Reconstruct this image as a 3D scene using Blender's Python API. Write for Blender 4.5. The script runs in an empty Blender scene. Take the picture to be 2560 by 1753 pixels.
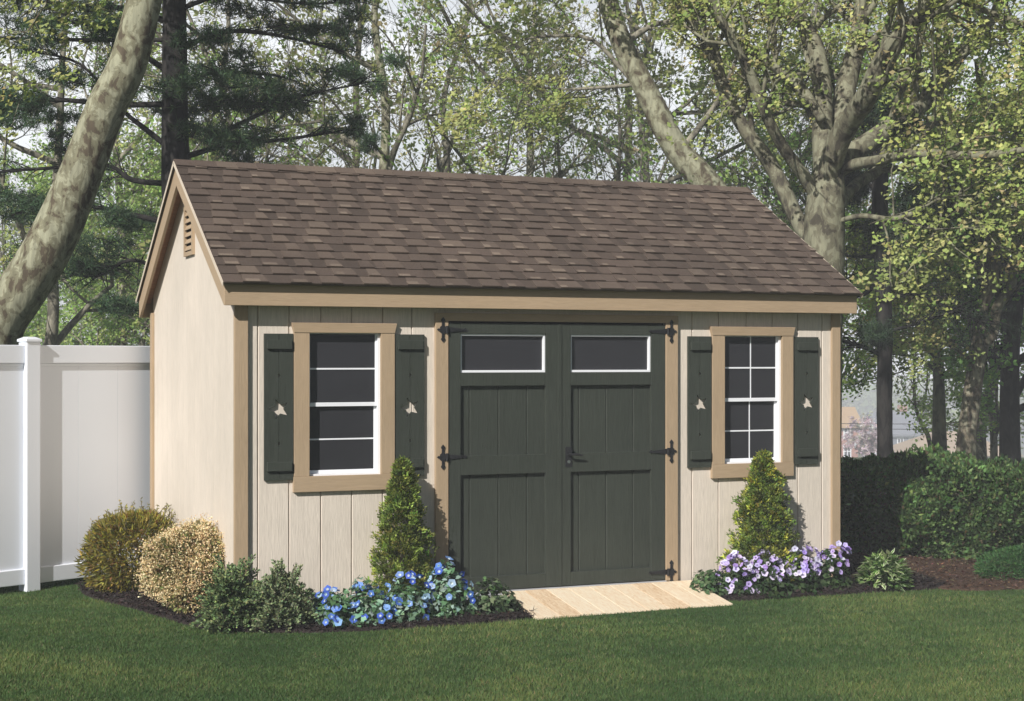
import bpy, bmesh, math, random
import numpy as np
from mathutils import Vector, Matrix
R = math.radians
random.seed(7)
rng = np.random.default_rng(11)
scene = bpy.context.scene
COL = scene.collection

# ------------------------------------------------------------------ camera
CAM = np.array([-2.266125, -10.07575, 1.59575]); YAW = 0.3961; F = 3916.8349; PX, PY = 1280.0, 899.17
_s, _c = math.sin(YAW), math.cos(YAW)
cd = bpy.data.cameras.new('camera'); cam = bpy.data.objects.new('camera', cd); COL.objects.link(cam)
cam.location = CAM; cam.rotation_euler = (R(90), 0, -YAW)
cd.sensor_width = 36; cd.lens = F / 2560 * 36; cd.shift_y = (PY - 876.5) / 2560
cd.clip_start = 0.1; cd.clip_end = 6000
scene.camera = cam

# ------------------------------------------------------------------ light
SUN = Vector((1.3, 1.0, -1.12)).normalized()       # direction the light travels
el = math.asin(-SUN.z); az = math.atan2(-SUN.x, -SUN.y)
sl = bpy.data.lights.new('sun', 'SUN'); sl.energy = 4.9; sl.angle = R(0.5); sl.color = (1, .97, .925)
sun = bpy.data.objects.new('sun', sl); COL.objects.link(sun)
sun.rotation_euler = SUN.to_track_quat('-Z', 'Y').to_euler(); sun.location = (-8, -6, 9)
w = bpy.data.worlds.new('World'); scene.world = w; w.use_nodes = True
nt = w.node_tree; N = nt.nodes; L = nt.links; N.clear()
out = N.new('ShaderNodeOutputWorld'); bg = N.new('ShaderNodeBackground')
sky = N.new('ShaderNodeTexSky'); sky.sky_type = 'NISHITA'; sky.sun_disc = False
sky.sun_elevation = el; sky.sun_rotation = az; sky.dust_density = 1.5
tc = N.new('ShaderNodeTexCoord'); mp = N.new('ShaderNodeMapping'); mp.inputs['Scale'].default_value = (2.2, 2.2, 7)
ns = N.new('ShaderNodeTexNoise'); ns.inputs['Scale'].default_value = 2.0; ns.inputs['Detail'].default_value = 7
rp = N.new('ShaderNodeValToRGB'); rp.color_ramp.elements[0].position = .36; rp.color_ramp.elements[1].position = .6
rp.color_ramp.elements[0].color = (.55, .55, .55, 1); rp.color_ramp.elements[1].color = (.96, .96, .96, 1)
mx = N.new('ShaderNodeMix'); mx.data_type = 'RGBA'; mx.inputs['B'].default_value = (26.5, 27.3, 28.2, 1)
L.new(tc.outputs['Generated'], mp.inputs['Vector']); L.new(mp.outputs[0], ns.inputs['Vector'])
# clouds lie low over the horizon, the upper sky stays clear
sx = N.new('ShaderNodeSeparateXYZ'); L.new(tc.outputs['Generated'], sx.inputs[0])
mr = N.new('ShaderNodeMapRange'); mr.inputs['From Min'].default_value = .36; mr.inputs['From Max'].default_value = .2
L.new(sx.outputs['Z'], mr.inputs['Value'])
mu = N.new('ShaderNodeMath'); mu.operation = 'MULTIPLY'
L.new(ns.outputs['Fac'], rp.inputs['Fac']); L.new(rp.outputs[0], mu.inputs[0]); L.new(mr.outputs[0], mu.inputs[1])
# a bank of bright cloud stands in the quarter of the sky behind the shed
dt = N.new('ShaderNodeVectorMath'); dt.operation = 'DOT_PRODUCT'; dt.inputs[1].default_value = (_s, _c, 0); L.new(tc.outputs['Generated'], dt.inputs[0])
m2 = N.new('ShaderNodeMapRange'); m2.inputs['From Min'].default_value = .35; m2.inputs['From Max'].default_value = .85; L.new(dt.outputs['Value'], m2.inputs['Value'])
m3 = N.new('ShaderNodeMath'); m3.operation = 'MULTIPLY'; L.new(mu.outputs[0], m3.inputs[0]); L.new(m2.outputs[0], m3.inputs[1])
L.new(m3.outputs[0], mx.inputs['Factor']); L.new(sky.outputs[0], mx.inputs['A'])
L.new(mx.outputs['Result'], bg.inputs['Color']); bg.inputs['Strength'].default_value = .037
L.new(bg.outputs[0], out.inputs[0])
vs = scene.view_settings; vs.view_transform = 'Standard'; vs.look = 'None'; vs.gamma = 1; vs.exposure = 0.28
scene.cycles.max_bounces = 8; scene.cycles.transparent_max_bounces = 4
scene.cycles.diffuse_bounces = 6; scene.cycles.glossy_bounces = 2

# ------------------------------------------------------------------ helpers
def dep(x, y, t):            # the point seen at pixel x, y (of 2560 x 1753) at depth t
    a = (x - PX) / F; b = (PY - y) / F
    return CAM + np.array([_s + a * _c, _c - a * _s, b]) * t
def sstep(a, b, v):
    t = np.clip((v - a) / (b - a), 0, 1); return t * t * (3 - 2 * t)
def gz(x, y):                # terrain height
    x = np.asarray(x, float); y = np.asarray(y, float)
    d = (x - CAM[0]) * _s + (y - CAM[1]) * _c
    lat = (x - CAM[0]) * _c - (y - CAM[1]) * _s
    z = -.12 - .10 * sstep(.3, 2.6, y) * (1 - sstep(0, 4, x))
    z = z + .02 * np.sin(x * 1.3 + 1) * np.sin(y * .9)
    z = z - 1.6 * sstep(15, 40, d) - 12.5 * sstep(35, 230, d) + 1.2 * np.sin(lat * .02) * sstep(80, 300, d)
    z = z + (9 + 3 * np.sin(lat * .006 + 1)) * sstep(900, 2600, d)
    return z
def raw(name, mesh, parent=None):
    o = bpy.data.objects.new(name, mesh); COL.objects.link(o)
    if parent: o.parent = parent
    return o
def empty(name, loc, label, cat, group=None, rz=0):
    o = bpy.data.objects.new(name, None); COL.objects.link(o); o.location = loc; o.rotation_euler = (0, 0, rz)
    o.empty_display_size = .1
    return tag(o, label, cat, group)
def tag(o, label=None, cat=None, group=None, kind=None):
    if label: o['label'] = label
    if cat: o['category'] = cat
    if group: o['group'] = group
    if kind: o['kind'] = kind
    return o
class MB:
    """collects faces for ONE mesh object"""
    def __init__(s): s.v = []; s.f = []; s.t = []
    def face(s, pts, tone=.5):
        n = len(s.v); s.v += [tuple(p) for p in pts]; s.f.append(tuple(range(n, n + len(pts)))); s.t.append(tone)
    def box(s, x0, x1, y0, y1, z0, z1, tone=.5):
        s.hexa([(x0, y0, z0), (x1, y0, z0), (x1, y1, z0), (x0, y1, z0), (x0, y0, z1), (x1, y0, z1), (x1, y1, z1), (x0, y1, z1)], tone)
        return s
    def hexa(s, p, tone=.5):
        n = len(s.v); s.v += [tuple(q) for q in p]
        for q in ((0, 3, 2, 1), (4, 5, 6, 7), (0, 1, 5, 4), (1, 2, 6, 5), (2, 3, 7, 6), (3, 0, 4, 7)):
            s.f.append(tuple(n + k for k in q)); s.t.append(tone)
        return s
    def prism(s, poly, ax, a, b, tone=.5):
        """2-D outline extruded along axis ax from a to b; poly = list of the two other coordinates"""
        def mk(u, v, w_):
            return {'y': (u, w_, v), 'x': (w_, u, v), 'z': (u, v, w_)}[ax]
        n = len(s.v); k = len(poly)
        s.v += [mk(u, v, a) for u, v in poly] + [mk(u, v, b) for u, v in poly]
        s.f.append(tuple(range(n, n + k))); s.f.append(tuple(range(n + 2 * k - 1, n + k - 1, -1))); s.t += [tone, tone]
        for i in range(k):
            j = (i + 1) % k; s.f.append((n + i, n + k + i, n + k + j, n + j)); s.t.append(tone)
        return s
    def tube(s, pts, rad, sides=6, tone=.5, cap=True):
        pts = [Vector(p) for p in pts]; n0 = len(s.v); up = Vector((.13, .21, 1)).normalized(); prev = None
        for i, p in enumerate(pts):
            d = (pts[min(i + 1, len(pts) - 1)] - pts[max(i - 1, 0)])
            d = d.normalized() if d.length > 1e-9 else Vector((0, 0, 1))
            if prev is None:
                a = d.cross(Vector((1, .3, .1)) if abs(d.z) > .8 else up).normalized()
            else:
                a = (prev - d * prev.dot(d)).normalized()
            prev = a; b = d.cross(a); r = rad[i] if hasattr(rad, '__len__') else rad
            for k in range(sides):
                t = 2 * math.pi * k / sides; s.v.append(tuple(p + (a * math.cos(t) + b * math.sin(t)) * r))
        for i in range(len(pts) - 1):
            for k in range(sides):
                q = (k + 1) % sides
                s.f.append((n0 + i * sides + k, n0 + i * sides + q, n0 + (i + 1) * sides + q, n0 + (i + 1) * sides + k)); s.t.append(tone)
        if cap:
            s.f.append(tuple(n0 + k for k in reversed(range(sides)))); s.t.append(tone)
            m = n0 + (len(pts) - 1) * sides; s.f.append(tuple(m + k for k in range(sides))); s.t.append(tone)
        return s
    def build(s, name, m, parent=None, bevel=0, smooth=False):
        me = bpy.data.meshes.new(name); me.from_pydata(s.v, [], s.f); me.materials.append(m)
        if bevel or True:
            b = bmesh.new(); b.from_mesh(me); bmesh.ops.recalc_face_normals(b, faces=b.faces)
            b.to_mesh(me); b.free()
        at = me.attributes.new('tone', 'FLOAT', 'FACE'); at.data.foreach_set('value', np.array(s.t, dtype=np.float32))
        if smooth: me.polygons.foreach_set('use_smooth', np.ones(len(s.f), dtype=bool))
        me.update(); o = raw(name, me, parent)
        if bevel:
            md = o.modifiers.new('bevel', 'BEVEL'); md.width = bevel; md.segments = 2; md.limit_method = 'ANGLE'; md.angle_limit = R(40)
        return o
def npmesh(name, V, nper, cols, m, parent=None):
    """V (n*nper,3) unshared polygons of nper corners; cols (n,3) colour of each polygon"""
    V = np.ascontiguousarray(V, dtype=np.float32); nf = len(V) // nper
    me = bpy.data.meshes.new(name); me.vertices.add(len(V)); me.vertices.foreach_set('co', V.ravel())
    me.loops.add(len(V)); me.loops.foreach_set('vertex_index', np.arange(len(V), dtype=np.int32))
    me.polygons.add(nf); me.polygons.foreach_set('loop_start', np.arange(0, len(V), nper, dtype=np.int32))
    me.update(calc_edges=True); me.materials.append(m)
    if cols is not None:
        at = me.attributes.new('Col', 'FLOAT_COLOR', 'POINT')
        c4 = np.ones((len(V), 4), np.float32); c4[:, :3] = np.repeat(cols, nper, axis=0); at.data.foreach_set('color', c4.ravel())
    me.validate(); return raw(name, me, parent)
def unit(v): return v / np.maximum(np.linalg.norm(v, axis=-1, keepdims=True), 1e-9)
def leafverts(C, D, ln, wd, fold=.25, rg=rng, face=None):
    """diamond leaves from base C along D"""
    n = len(C); D = unit(D)
    A = unit(np.cross(D, rg.normal(size=(n, 3)) if face is None else np.array(face) + rg.normal(0, .45, (n, 3)))); B = np.cross(D, A)
    ln = np.broadcast_to(ln, n)[:, None]; wd = np.broadcast_to(wd, n)[:, None]
    V = np.empty((n, 4, 3))
    V[:, 0] = C; V[:, 2] = C + D * ln
    mid = C + D * ln * .45 + B * wd * fold
    V[:, 1] = mid + A * wd * .5; V[:, 3] = mid - A * wd * .5
    return V.reshape(-1, 3)
def palette(n, cols, wts, jit=.12, rg=rng):
    cols = np.array(cols); i = rg.choice(len(cols), n, p=np.array(wts) / sum(wts))
    c = cols[i] * np.exp(rg.normal(0, jit, (n, 1))) * np.exp(rg.normal(0, jit * .35, (n, 3)))
    return np.clip(c, 0, 1)

# ------------------------------------------------------------------ materials
def newmat(name, rough=.7, spec=.3):
    m = bpy.data.materials.new(name); m.use_nodes = True
    b = m.node_tree.nodes['Principled BSDF']; b.inputs['Roughness'].default_value = rough
    b.inputs['Specular IOR Level'].default_value = spec
    return m, m.node_tree.nodes, m.node_tree.links, b
def noise(N, L, scale, detail=4, stretch=None, src='Object', rough=.5, dist=0):
    t = N.new('ShaderNodeTexCoord'); n = N.new('ShaderNodeTexNoise')
    n.inputs['Scale'].default_value = scale; n.inputs['Detail'].default_value = detail
    n.inputs['Roughness'].default_value = rough; n.inputs['Distortion'].default_value = dist
    if stretch:
        mp = N.new('ShaderNodeMapping'); mp.inputs['Scale'].default_value = stretch
        L.new(t.outputs[src], mp.inputs[0]); L.new(mp.outputs[0], n.inputs['Vector'])
    else: L.new(t.outputs[src], n.inputs['Vector'])
    return n
def ramp(N, L, fac, stops):
    r = N.new('ShaderNodeValToRGB'); e = r.color_ramp.elements
    while len(e) < len(stops): e.new(.5)
    for q, (p, c) in zip(e, stops): q.position = p; q.color = (*c, 1)
    L.new(fac, r.inputs['Fac']); return r
def bump(N, L, b, h, strength, dist):
    bp = N.new('ShaderNodeBump'); bp.inputs['Strength'].default_value = strength; bp.inputs['Distance'].default_value = dist
    L.new(h, bp.inputs['Height']); L.new(bp.outputs[0], b.inputs['Normal']); return bp
def wood_paint(name, c, var=.1, grain=(9, 9, .5), gs=14, bs=.35, rough=.62):
    m, N, L, b = newmat(name, rough, .25)
    n = noise(N, L, gs, 7, grain, dist=1.4); n2 = noise(N, L, 1.3, 4)
    c = np.array(c)
    r = ramp(N, L, n.outputs['Fac'], [(.3, tuple(c * (1 - var))), (.7, tuple(np.minimum(c * (1 + var * .6), 1)))])
    r2 = ramp(N, L, n2.outputs['Fac'], [(.3, (.9, .9, .89)), (.7, (1.04, 1.03, 1.02))])
    mxn = N.new('ShaderNodeMix'); mxn.data_type = 'RGBA'; mxn.blend_type = 'MULTIPLY'; mxn.inputs['Factor'].default_value = 1
    L.new(r.outputs[0], mxn.inputs['A']); L.new(r2.outputs[0], mxn.inputs['B']); L.new(mxn.outputs['Result'], b.inputs['Base Color'])
    bump(N, L, b, n.outputs['Fac'], bs, .004)
    return m
def plain(name, c, rough=.5, spec=.4, metal=0, var=.06, sc=6, bs=0):
    m, N, L, b = newmat(name, rough, spec); b.inputs['Metallic'].default_value = metal
    n = noise(N, L, sc, 5); c = np.array(c)
    r = ramp(N, L, n.outputs['Fac'], [(.3, tuple(c * (1 - var))), (.7, tuple(np.minimum(c * (1 + var), 1)))])
    L.new(r.outputs[0], b.inputs['Base Color'])
    if bs: bump(N, L, b, n.outputs['Fac'], bs, .005)
    return m
CREAM = (.69, .615, .53)
M = {}
M['siding'] = wood_paint('siding_paint', CREAM, .13, (9, 9, .55), 12, .55)
M['siding_side'] = M['siding']
M['trim'] = wood_paint('trim_paint', (.41, .305, .20), .1, (6, 6, .5), 13, .35)
M['trim_h'] = wood_paint('trim_paint_level', (.41, .305, .20), .1, (.5, 6, 6), 13, .35)
M['soffit'] = wood_paint('bare_plywood', (.42, .22, .11), .2, (.6, .6, 6), 9, .3)
M['green'] = wood_paint('dark_green_paint', (.045, .052, .042), .2, (9, 9, .55), 12, .5, .5)
M['black'] = plain('black_iron', (.018, .018, .02), .45, .4)
M['vinyl'] = plain('white_vinyl', (.77, .80, .86), .4, .4, var=.02, sc=1.2)
M['frame'] = plain('window_vinyl', (.82, .83, .86), .35, .4, var=.02)
M['glass'] = plain('dark_glass', (.03, .03, .034), .22, .35, var=.1, sc=1.5)
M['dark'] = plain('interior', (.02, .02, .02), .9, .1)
M['skid'] = wood_paint('treated_timber', (.16, .12, .08), .2, (.5, 6, 6), 8, .4)
M['drip'] = plain('drip_edge_paint', (.62, .53, .42), .5)
M['metal'] = plain('bare_metal', (.6, .6, .6), .3, .5, 1)
def mat_shingle():
    m, N, L, b = newmat('asphalt_shingle', .92, .15)
    a = N.new('ShaderNodeAttribute'); a.attribute_name = 'tone'
    r = ramp(N, L, a.outputs['Fac'], [(0, (.066, .052, .043)), (.35, (.104, .080, .066)), (.7, (.148, .116, .092)), (1, (.215, .172, .135))])
    n = noise(N, L, 260, 2); r2 = ramp(N, L, n.outputs['Fac'], [(.3, (.62, .62, .62)), (.7, (1.4, 1.38, 1.35))])
    n3 = noise(N, L, 2.0, 5); r3 = ramp(N, L, n3.outputs['Fac'], [(.3, (.85, .85, .86)), (.7, (1.12, 1.1, 1.1))])
    q = N.new('ShaderNodeMix'); q.data_type = 'RGBA'; q.blend_type = 'MULTIPLY'; q.inputs['Factor'].default_value = 1
    q2 = N.new('ShaderNodeMix'); q2.data_type = 'RGBA'; q2.blend_type = 'MULTIPLY'; q2.inputs['Factor'].default_value = 1
    L.new(r.outputs[0], q.inputs['A']); L.new(r2.outputs[0], q.inputs['B'])
    L.new(q.outputs['Result'], q2.inputs['A']); L.new(r3.outputs[0], q2.inputs['B']); L.new(q2.outputs['Result'], b.inputs['Base Color'])
    bump(N, L, b, n.outputs['Fac'], .6, .003); return m
M['shingle'] = mat_shingle()
def mat_leaf(name, trans=.3, rough=.6):
    m, N, L, b = newmat(name, rough, .2)
    a = N.new('ShaderNodeAttribute'); a.attribute_name = 'Col'
    L.new(a.outputs['Color'], b.inputs['Base Color'])
    if trans:
        t = N.new('ShaderNodeBsdfTranslucent'); mxs = N.new('ShaderNodeMixShader'); mxs.inputs[0].default_value = trans
        L.new(a.outputs['Color'], t.inputs['Color']); o = N['Material Output']
        L.new(b.outputs[0], mxs.inputs[1]); L.new(t.outputs[0], mxs.inputs[2]); L.new(mxs.outputs[0], o.inputs[0])
    return m
M['leaf'] = mat_leaf('leaves', .35); M['tree_leaf'] = mat_leaf('tree_leaves', .55); M['petal'] = mat_leaf('petals', .3, .5); M['needle'] = mat_leaf('needles', .1)
M['blade'] = mat_leaf('grass_blades', .25)
def mat_bark(name, a, b_, thr=.5, sc=5, st=(1, 1, .6), c=None):
    m, N, L, b = newmat(name, .85, .15)
    n = noise(N, L, sc, 6, st, rough=.6, dist=.5); n2 = noise(N, L, 22, 5, (1, 1, .25))
    r = ramp(N, L, n.outputs['Fac'], [(thr - .03, a), (thr + .03, b_)] if c is None else [(thr - .09, a), (thr - .05, c), (thr + .01, c), (thr + .04, b_)])
    r2 = ramp(N, L, n2.outputs['Fac'], [(.3, (.72, .72, .72)), (.7, (1.15, 1.15, 1.15))])
    q = N.new('ShaderNodeMix'); q.data_type = 'RGBA'; q.blend_type = 'MULTIPLY'; q.inputs['Factor'].default_value = 1
    L.new(r.outputs[0], q.inputs['A']); L.new(r2.outputs[0], q.inputs['B']); L.new(q.outputs['Result'], b.inputs['Base Color'])
    bump(N, L, b, n2.outputs['Fac'], .5, .02); return m
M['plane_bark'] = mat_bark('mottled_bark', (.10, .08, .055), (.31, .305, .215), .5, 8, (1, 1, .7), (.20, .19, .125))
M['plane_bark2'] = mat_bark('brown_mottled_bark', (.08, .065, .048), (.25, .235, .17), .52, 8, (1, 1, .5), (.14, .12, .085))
M['grey_bark'] = mat_bark('grey_bark', (.12, .11, .085), (.25, .23, .18), .5, 6)
M['green_bark'] = mat_bark('mossy_bark', (.06, .065, .035), (.11, .115, .06), .5, 6)
M['olive_bark'] = mat_bark('olive_mottled_bark', (.10, .09, .065), (.245, .24, .165), .5, 8, (1, 1, .6), (.165, .155, .105))
M['shade_bark'] = mat_bark('shaded_mottled_bark', (.065, .057, .042), (.215, .21, .145), .5, 8, (1, 1, .6), (.14, .13, .088))  # darker mottled bark, with the shade on the limbs put into its colour
M['dark_bark'] = mat_bark('dark_conifer_bark', (.014, .013, .013), (.030, .027, .025), .5, 9, (1, 1, .35))
def mat_ground(name, stops, sc=3, st=None, bsc=90, bs=.5, bd=.02, d=8):
    m, N, L, b = newmat(name, .95, .1)
    n = noise(N, L, sc, d, st, rough=.62); r = ramp(N, L, n.outputs['Fac'], stops); L.new(r.outputs[0], b.inputs['Base Color'])
    n2 = noise(N, L, bsc, 4); bump(N, L, b, n2.outputs['Fac'], bs, bd); return m
M['lawn'] = mat_ground('lawn', [(.3, (.030, .050, .015)), (.5, (.045, .075, .022)), (.7, (.07, .095, .03))], 2.2)
M['mulch'] = mat_ground('dark_mulch', [(.35, (.022, .017, .017)), (.65, (.045, .034, .032))], 22, None, 60, .9, .03)
M['litter'] = mat_ground('brown_mulch', [(.35, (.05, .03, .022)), (.65, (.11, .07, .05))], 22, None, 60, .9, .03)

# ------------------------------------------------------------------ ground: one sheet to the horizon
def build_ground():
    ds = np.concatenate([np.linspace(-60, 6, 12), np.linspace(7, 22, 46), np.geomspace(23, 5000, 60)])
    us = np.concatenate([-np.geomspace(3500, 12, 30), np.linspace(-11, 11, 60), np.geomspace(12, 3500, 30)])
    Dg, U = np.meshgrid(ds, us, indexing='ij')
    X = CAM[0] + Dg * _s + U * _c; Y = CAM[1] + Dg * _c - U * _s
    Z = gz(X, Y)
    V = np.stack([X, Y, Z], -1).reshape(-1, 3); nu = len(us); fs = []
    for i in range(len(ds) - 1):
        for j in range(nu - 1): fs.append((i * nu + j, i * nu + j + 1, (i + 1) * nu + j + 1, (i + 1) * nu + j))
    me = bpy.data.meshes.new('lawn_ground'); me.from_pydata(V.tolist(), [], fs); me.materials.append(M['lawn'])
    me.polygons.foreach_set('use_smooth', np.ones(len(fs), dtype=bool))
    b = bmesh.new(); b.from_mesh(me); bmesh.ops.recalc_face_normals(b, faces=b.faces); b.to_mesh(me); b.free()
    o = raw('lawn', me); tag(o, kind='structure')
build_ground()

# ------------------------------------------------------------------ mulch beds
MULCH_L = [(-.66, 2.5), (-.62, 1.8), (-.53, 1.1), (-.40, .4), (-.2, -.17), (.22, -.43), (.643, -.54), (1.217, -.60), (1.80, -.60), (1.90, -.45), (1.84, .1), (.4, .2), (.2, 2.0), (0, 3.0), (-.55, 2.85)]
MULCH_R = [(3.36, .1), (3.34, -.3), (3.46, -.47), (4.156, -.45), (4.9, -.45), (5.3, -.44), (5.4, -.1), (5.3, .8), (4.9, 1.6), (4.5, .6), (4.4, .1)]
LITTER = [(5.2, -.45), (5.8, -.72), (6.6, -1.0), (8.5, -1.6), (9.2, -.4), (7.5, 1.2), (5.3, 1.8), (5.0, 1.0)]
def inpoly(x, y, poly):
    x = np.asarray(x); y = np.asarray(y); r = np.zeros(x.shape, bool); n = len(poly)
    for i in range(n):
        x0, y0 = poly[i]; x1, y1 = poly[(i + 1) % n]
        c = ((y0 > y) != (y1 > y)) & (x < (x1 - x0) * (y - y0) / ((y1 - y0) + 1e-12) + x0); r ^= c
    return r
def bed(name, poly, m, chips_cols, n, h=.035, zoff=0):
    b = bmesh.new()
    P = [Vector((x, y, 0)) for x, y in poly]
    # smooth outline
    Q = []
    for i in range(len(P)):
        a, p, q, d = P[i - 1], P[i], P[(i + 1) % len(P)], P[(i + 2) % len(P)]
        for t in (0, .25, .5, .75):
            Q.append(.5 * ((2 * p) + (q - a) * t + (2 * a - 5 * p + 4 * q - d) * t * t + (3 * p - a - 3 * q + d) * t ** 3))
    cx = sum(p.x for p in Q) / len(Q); cy = sum(p.y for p in Q) / len(Q)
    rings = []
    for s_, hh in ((1.0, -.03), (.985, h * .6), (.95, h), (.8, h * 1.1), (.5, h * 1.15), (.2, h * 1.2)):
        ring = []
        for k, p in enumerate(Q):
            x = cx + (p.x - cx) * s_; y = cy + (p.y - cy) * s_
            ring.append(b.verts.new((x, y, float(gz(x, y)) + hh + zoff + (random.uniform(-.006, .008) if s_ < .99 else 0))))
        rings.append(ring)
    for a, c in zip(rings, rings[1:]):
        for k in range(len(a)):
            b.faces.new((a[k], a[(k + 1) % len(a)], c[(k + 1) % len(a)], c[k]))
    b.faces.new(rings[-1])
    bmesh.ops.recalc_face_normals(b, faces=b.faces)
    me = bpy.data.meshes.new(name); b.to_mesh(me); b.free(); me.materials.append(m)
    o = raw(name, me); tag(o, kind='structure')
    xs = [p.x for p in Q]; ys = [p.y for p in Q]
    x = rng.uniform(min(xs) - .03, max(xs) + .03, n * 3); y = rng.uniform(min(ys) - .03, max(ys) + .03, n * 3)
    ok = inpoly(x, y, [(p.x + rng.normal(0, .0), p.y) for p in Q]); x = x[ok][:n]; y = y[ok][:n]
    C = np.stack([x, y, gz(x, y) + h * .9 + zoff + rng.uniform(-.008, .018, len(x))], 1)
    D = rng.normal(size=C.shape); D[:, 2] *= .35
    V = leafverts(C, D, rng.uniform(.015, .05, len(x)), rng.uniform(.006, .014, len(x)))
    c = npmesh(name.replace('bed', 'chips'), V, 4, palette(len(x), chips_cols, [1] * len(chips_cols), .35), M['blade'])
    tag(c, 'loose wood chips covering the ' + name.replace('_', ' '), 'mulch', kind='stuff')
    return Q
QL = bed('dark_mulch_bed', MULCH_L, M['mulch'], [(.03, .022, .02), (.045, .034, .03), (.02, .015, .015)], 16000)
QR = bed('black_mulch_bed', MULCH_R, M['mulch'], [(.03, .022, .02), (.045, .034, .03), (.02, .015, .015)], 9000)
QB = bed('brown_mulch_bed', LITTER, M['litter'], [(.12, .07, .045), (.08, .05, .035), (.16, .11, .075), (.05, .03, .025)], 16000, .02, -.004)

# ------------------------------------------------------------------ the shed
Wd, Dp = 4.64, 3.05
OG, OF = .096, .118
ZF, ZR = 1.944, 3.069          # fascia bottom, ridge top (of the rake)
shed = empty('garden_shed', (0, 0, -.12), 'cream garden shed with tan trim, dark green double doors, brown shingle roof', 'shed')
SH = Matrix.Translation((0, 0, .12))
def P_(mb, name, m, parent=None, bevel=0, smooth=False, label=None):
    """part of the shed, given in world coordinates"""
    if parent is None: mb.v = [(x, y, z + .12) for x, y, z in mb.v]; parent = shed
    else: mb.v = [(x, y, z + .12) for x, y, z in mb.v]
    o = mb.build(name, m, parent, bevel, smooth)
    if label: o['label'] = label
    return o
EZ = .166                                            # deck height over the fascia bottom at the eave
SL = (ZR - .018 - ZF - EZ) / (Dp / 2 + OF)           # roof slope
ZT = .135
def roofz(y): return ZR - .018 - ZT - abs(y - Dp / 2) * SL
TOPW = 1.965
# front wall: grooved boards with openings left for the doors and windows
fw = MB(); grooves = [.0, .149, .358, .574, .786, 1.003, 1.21, 1.42]
g2 = [3.19, 3.377, 3.599, 3.836, 4.06, 4.286, 4.502, Wd]
OPN = [(.44, 1.03, .77, 1.80), (3.59, 4.18, .77, 1.80)]
def plank(mb, x0, x1, z0, z1, y0=0.0, y1=.02):
    e = .0035
    mb.hexa([(x0, y1, z0), (x1, y1, z0), (x1, y1, z1), (x0, y1, z1), (x0, y1 - .001, z0), (x1, y1 - .001, z0), (x1, y1 - .001, z1), (x0, y1 - .001, z1)])
    # board with chamfered edges
    mb.prism([(x0, y1), (x1, y1), (x1, y0 + e), (x1 - e, y0), (x0 + e, y0), (x0, y0 + e)], 'z', z0, z1)
fw = MB()
def planks(gs):
    for a, b_ in zip(gs, gs[1:]):
        a2, b2 = a + .003, b_ - .003
        cuts = [o for o in OPN if o[0] < b2 and o[1] > a2]
        if not cuts:
            fw.prism([(a2, .016), (b2, .016), (b2, .0035), (b2 - .0035, 0), (a2 + .0035, 0), (a2, .0035)], 'z', -.06, TOPW + .02)
        else:
            o = cuts[0]
            for z0, z1 in ((-.06, o[2]), (o[3], TOPW + .02)):
                fw.prism([(a2, .016), (b2, .016), (b2, .0035), (b2 - .0035, 0), (a2 + .0035, 0), (a2, .0035)], 'z', z0, z1)
            if a2 < o[0]: fw.box(a2, o[0], 0, .016, o[2], o[3])
            if b2 > o[1]: fw.box(o[1], b2, 0, .016, o[2], o[3])
planks(grooves); planks(g2)
fw.box(1.4175, 3.1925, .0, .016, 1.86, TOPW + .02)
# backing sheet behind the grooves
for x0, x1, z0, z1 in ((0, .44, -.06, 1.985), (.44, 1.03, -.06, .77), (.44, 1.03, 1.80, 1.985), (1.03, 1.44, -.06, 1.985), (3.17, 3.59, -.06, 1.985), (3.59, 4.18, -.06, .77), (3.59, 4.18, 1.80, 1.985), (4.18, Wd, -.06, 1.985)):
    fw.box(x0, x1, .0162, .03, z0, z1)
P_(fw, 'front_wall', M['siding'])
# gable walls
def gable(x0, x1):
    mb = MB(); ys = np.linspace(0.03, Dp, 15)
    for a, b_ in zip(ys, ys[1:]):
        a2, b2 = a + .0015, b_ - .0015
        top = lambda y: roofz(y) - .03 + .12
        if a2 < Dp / 2 < b2: poly = [(a2, -.06), (b2, -.06), (b2, top(b2)), (Dp / 2, top(Dp / 2)), (a2, top(a2))]
        else: poly = [(a2, -.06), (b2, -.06), (b2, top(b2)), (a2, top(a2))]
        mb.prism(poly, 'x', x0, x1)
    xb0, xb1 = (x1 + .0002, x1 + .01) if x0 < 1 else (x0 - .01, x0 - .0002)
    mb.prism([(.03, -.06), (Dp, -.06), (Dp, roofz(Dp) + .08), (Dp / 2, roofz(Dp / 2) + .08), (.03, roofz(.03) + .08)], 'x', xb0, xb1)
    return mb
P_(gable(0, .016), 'gable_wall', M['siding'])
P_(gable(Wd - .016, Wd), 'gable_wall', M['siding'])
P_(MB().box(0, Wd, Dp, Dp + .015, -.06, 1.97), 'back_wall', M['siding'])
P_(MB().box(.03, Wd - .03, .05, Dp - .03, -.05, -.01), 'floor', M['skid'])
sk = MB()
for y in (.12, 1.0, 2.0, 2.9): sk.box(.02, Wd - .02, y, y + .1, -.14, -.061)
P_(sk, 'skids', M['skid'])
# corner boards
def board(x0, x1, y0, y1, z0, z1, m='trim', name='corner_board', bv=.003, par=None):
    return P_(MB().box(x0, x1, y0, y1, z0, z1), name, M[m], par, bv)
board(-.010, .079, -.030, -.0005, -.06, 1.97); board(-.0095, -.0004, -.0, .012, -.06, 1.97)
board(4.577, Wd + .012, -.024, -.0005, -.06, 1.97)
board(Wd + .0005, Wd + .02, 0, .065, -.06, 1.97)
board(-.022, -.0005, Dp - .06, Dp + .03, -.06, 1.98); board(Wd + .0005, Wd + .02, Dp - .06, Dp + .03, -.06, 1.98)
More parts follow.
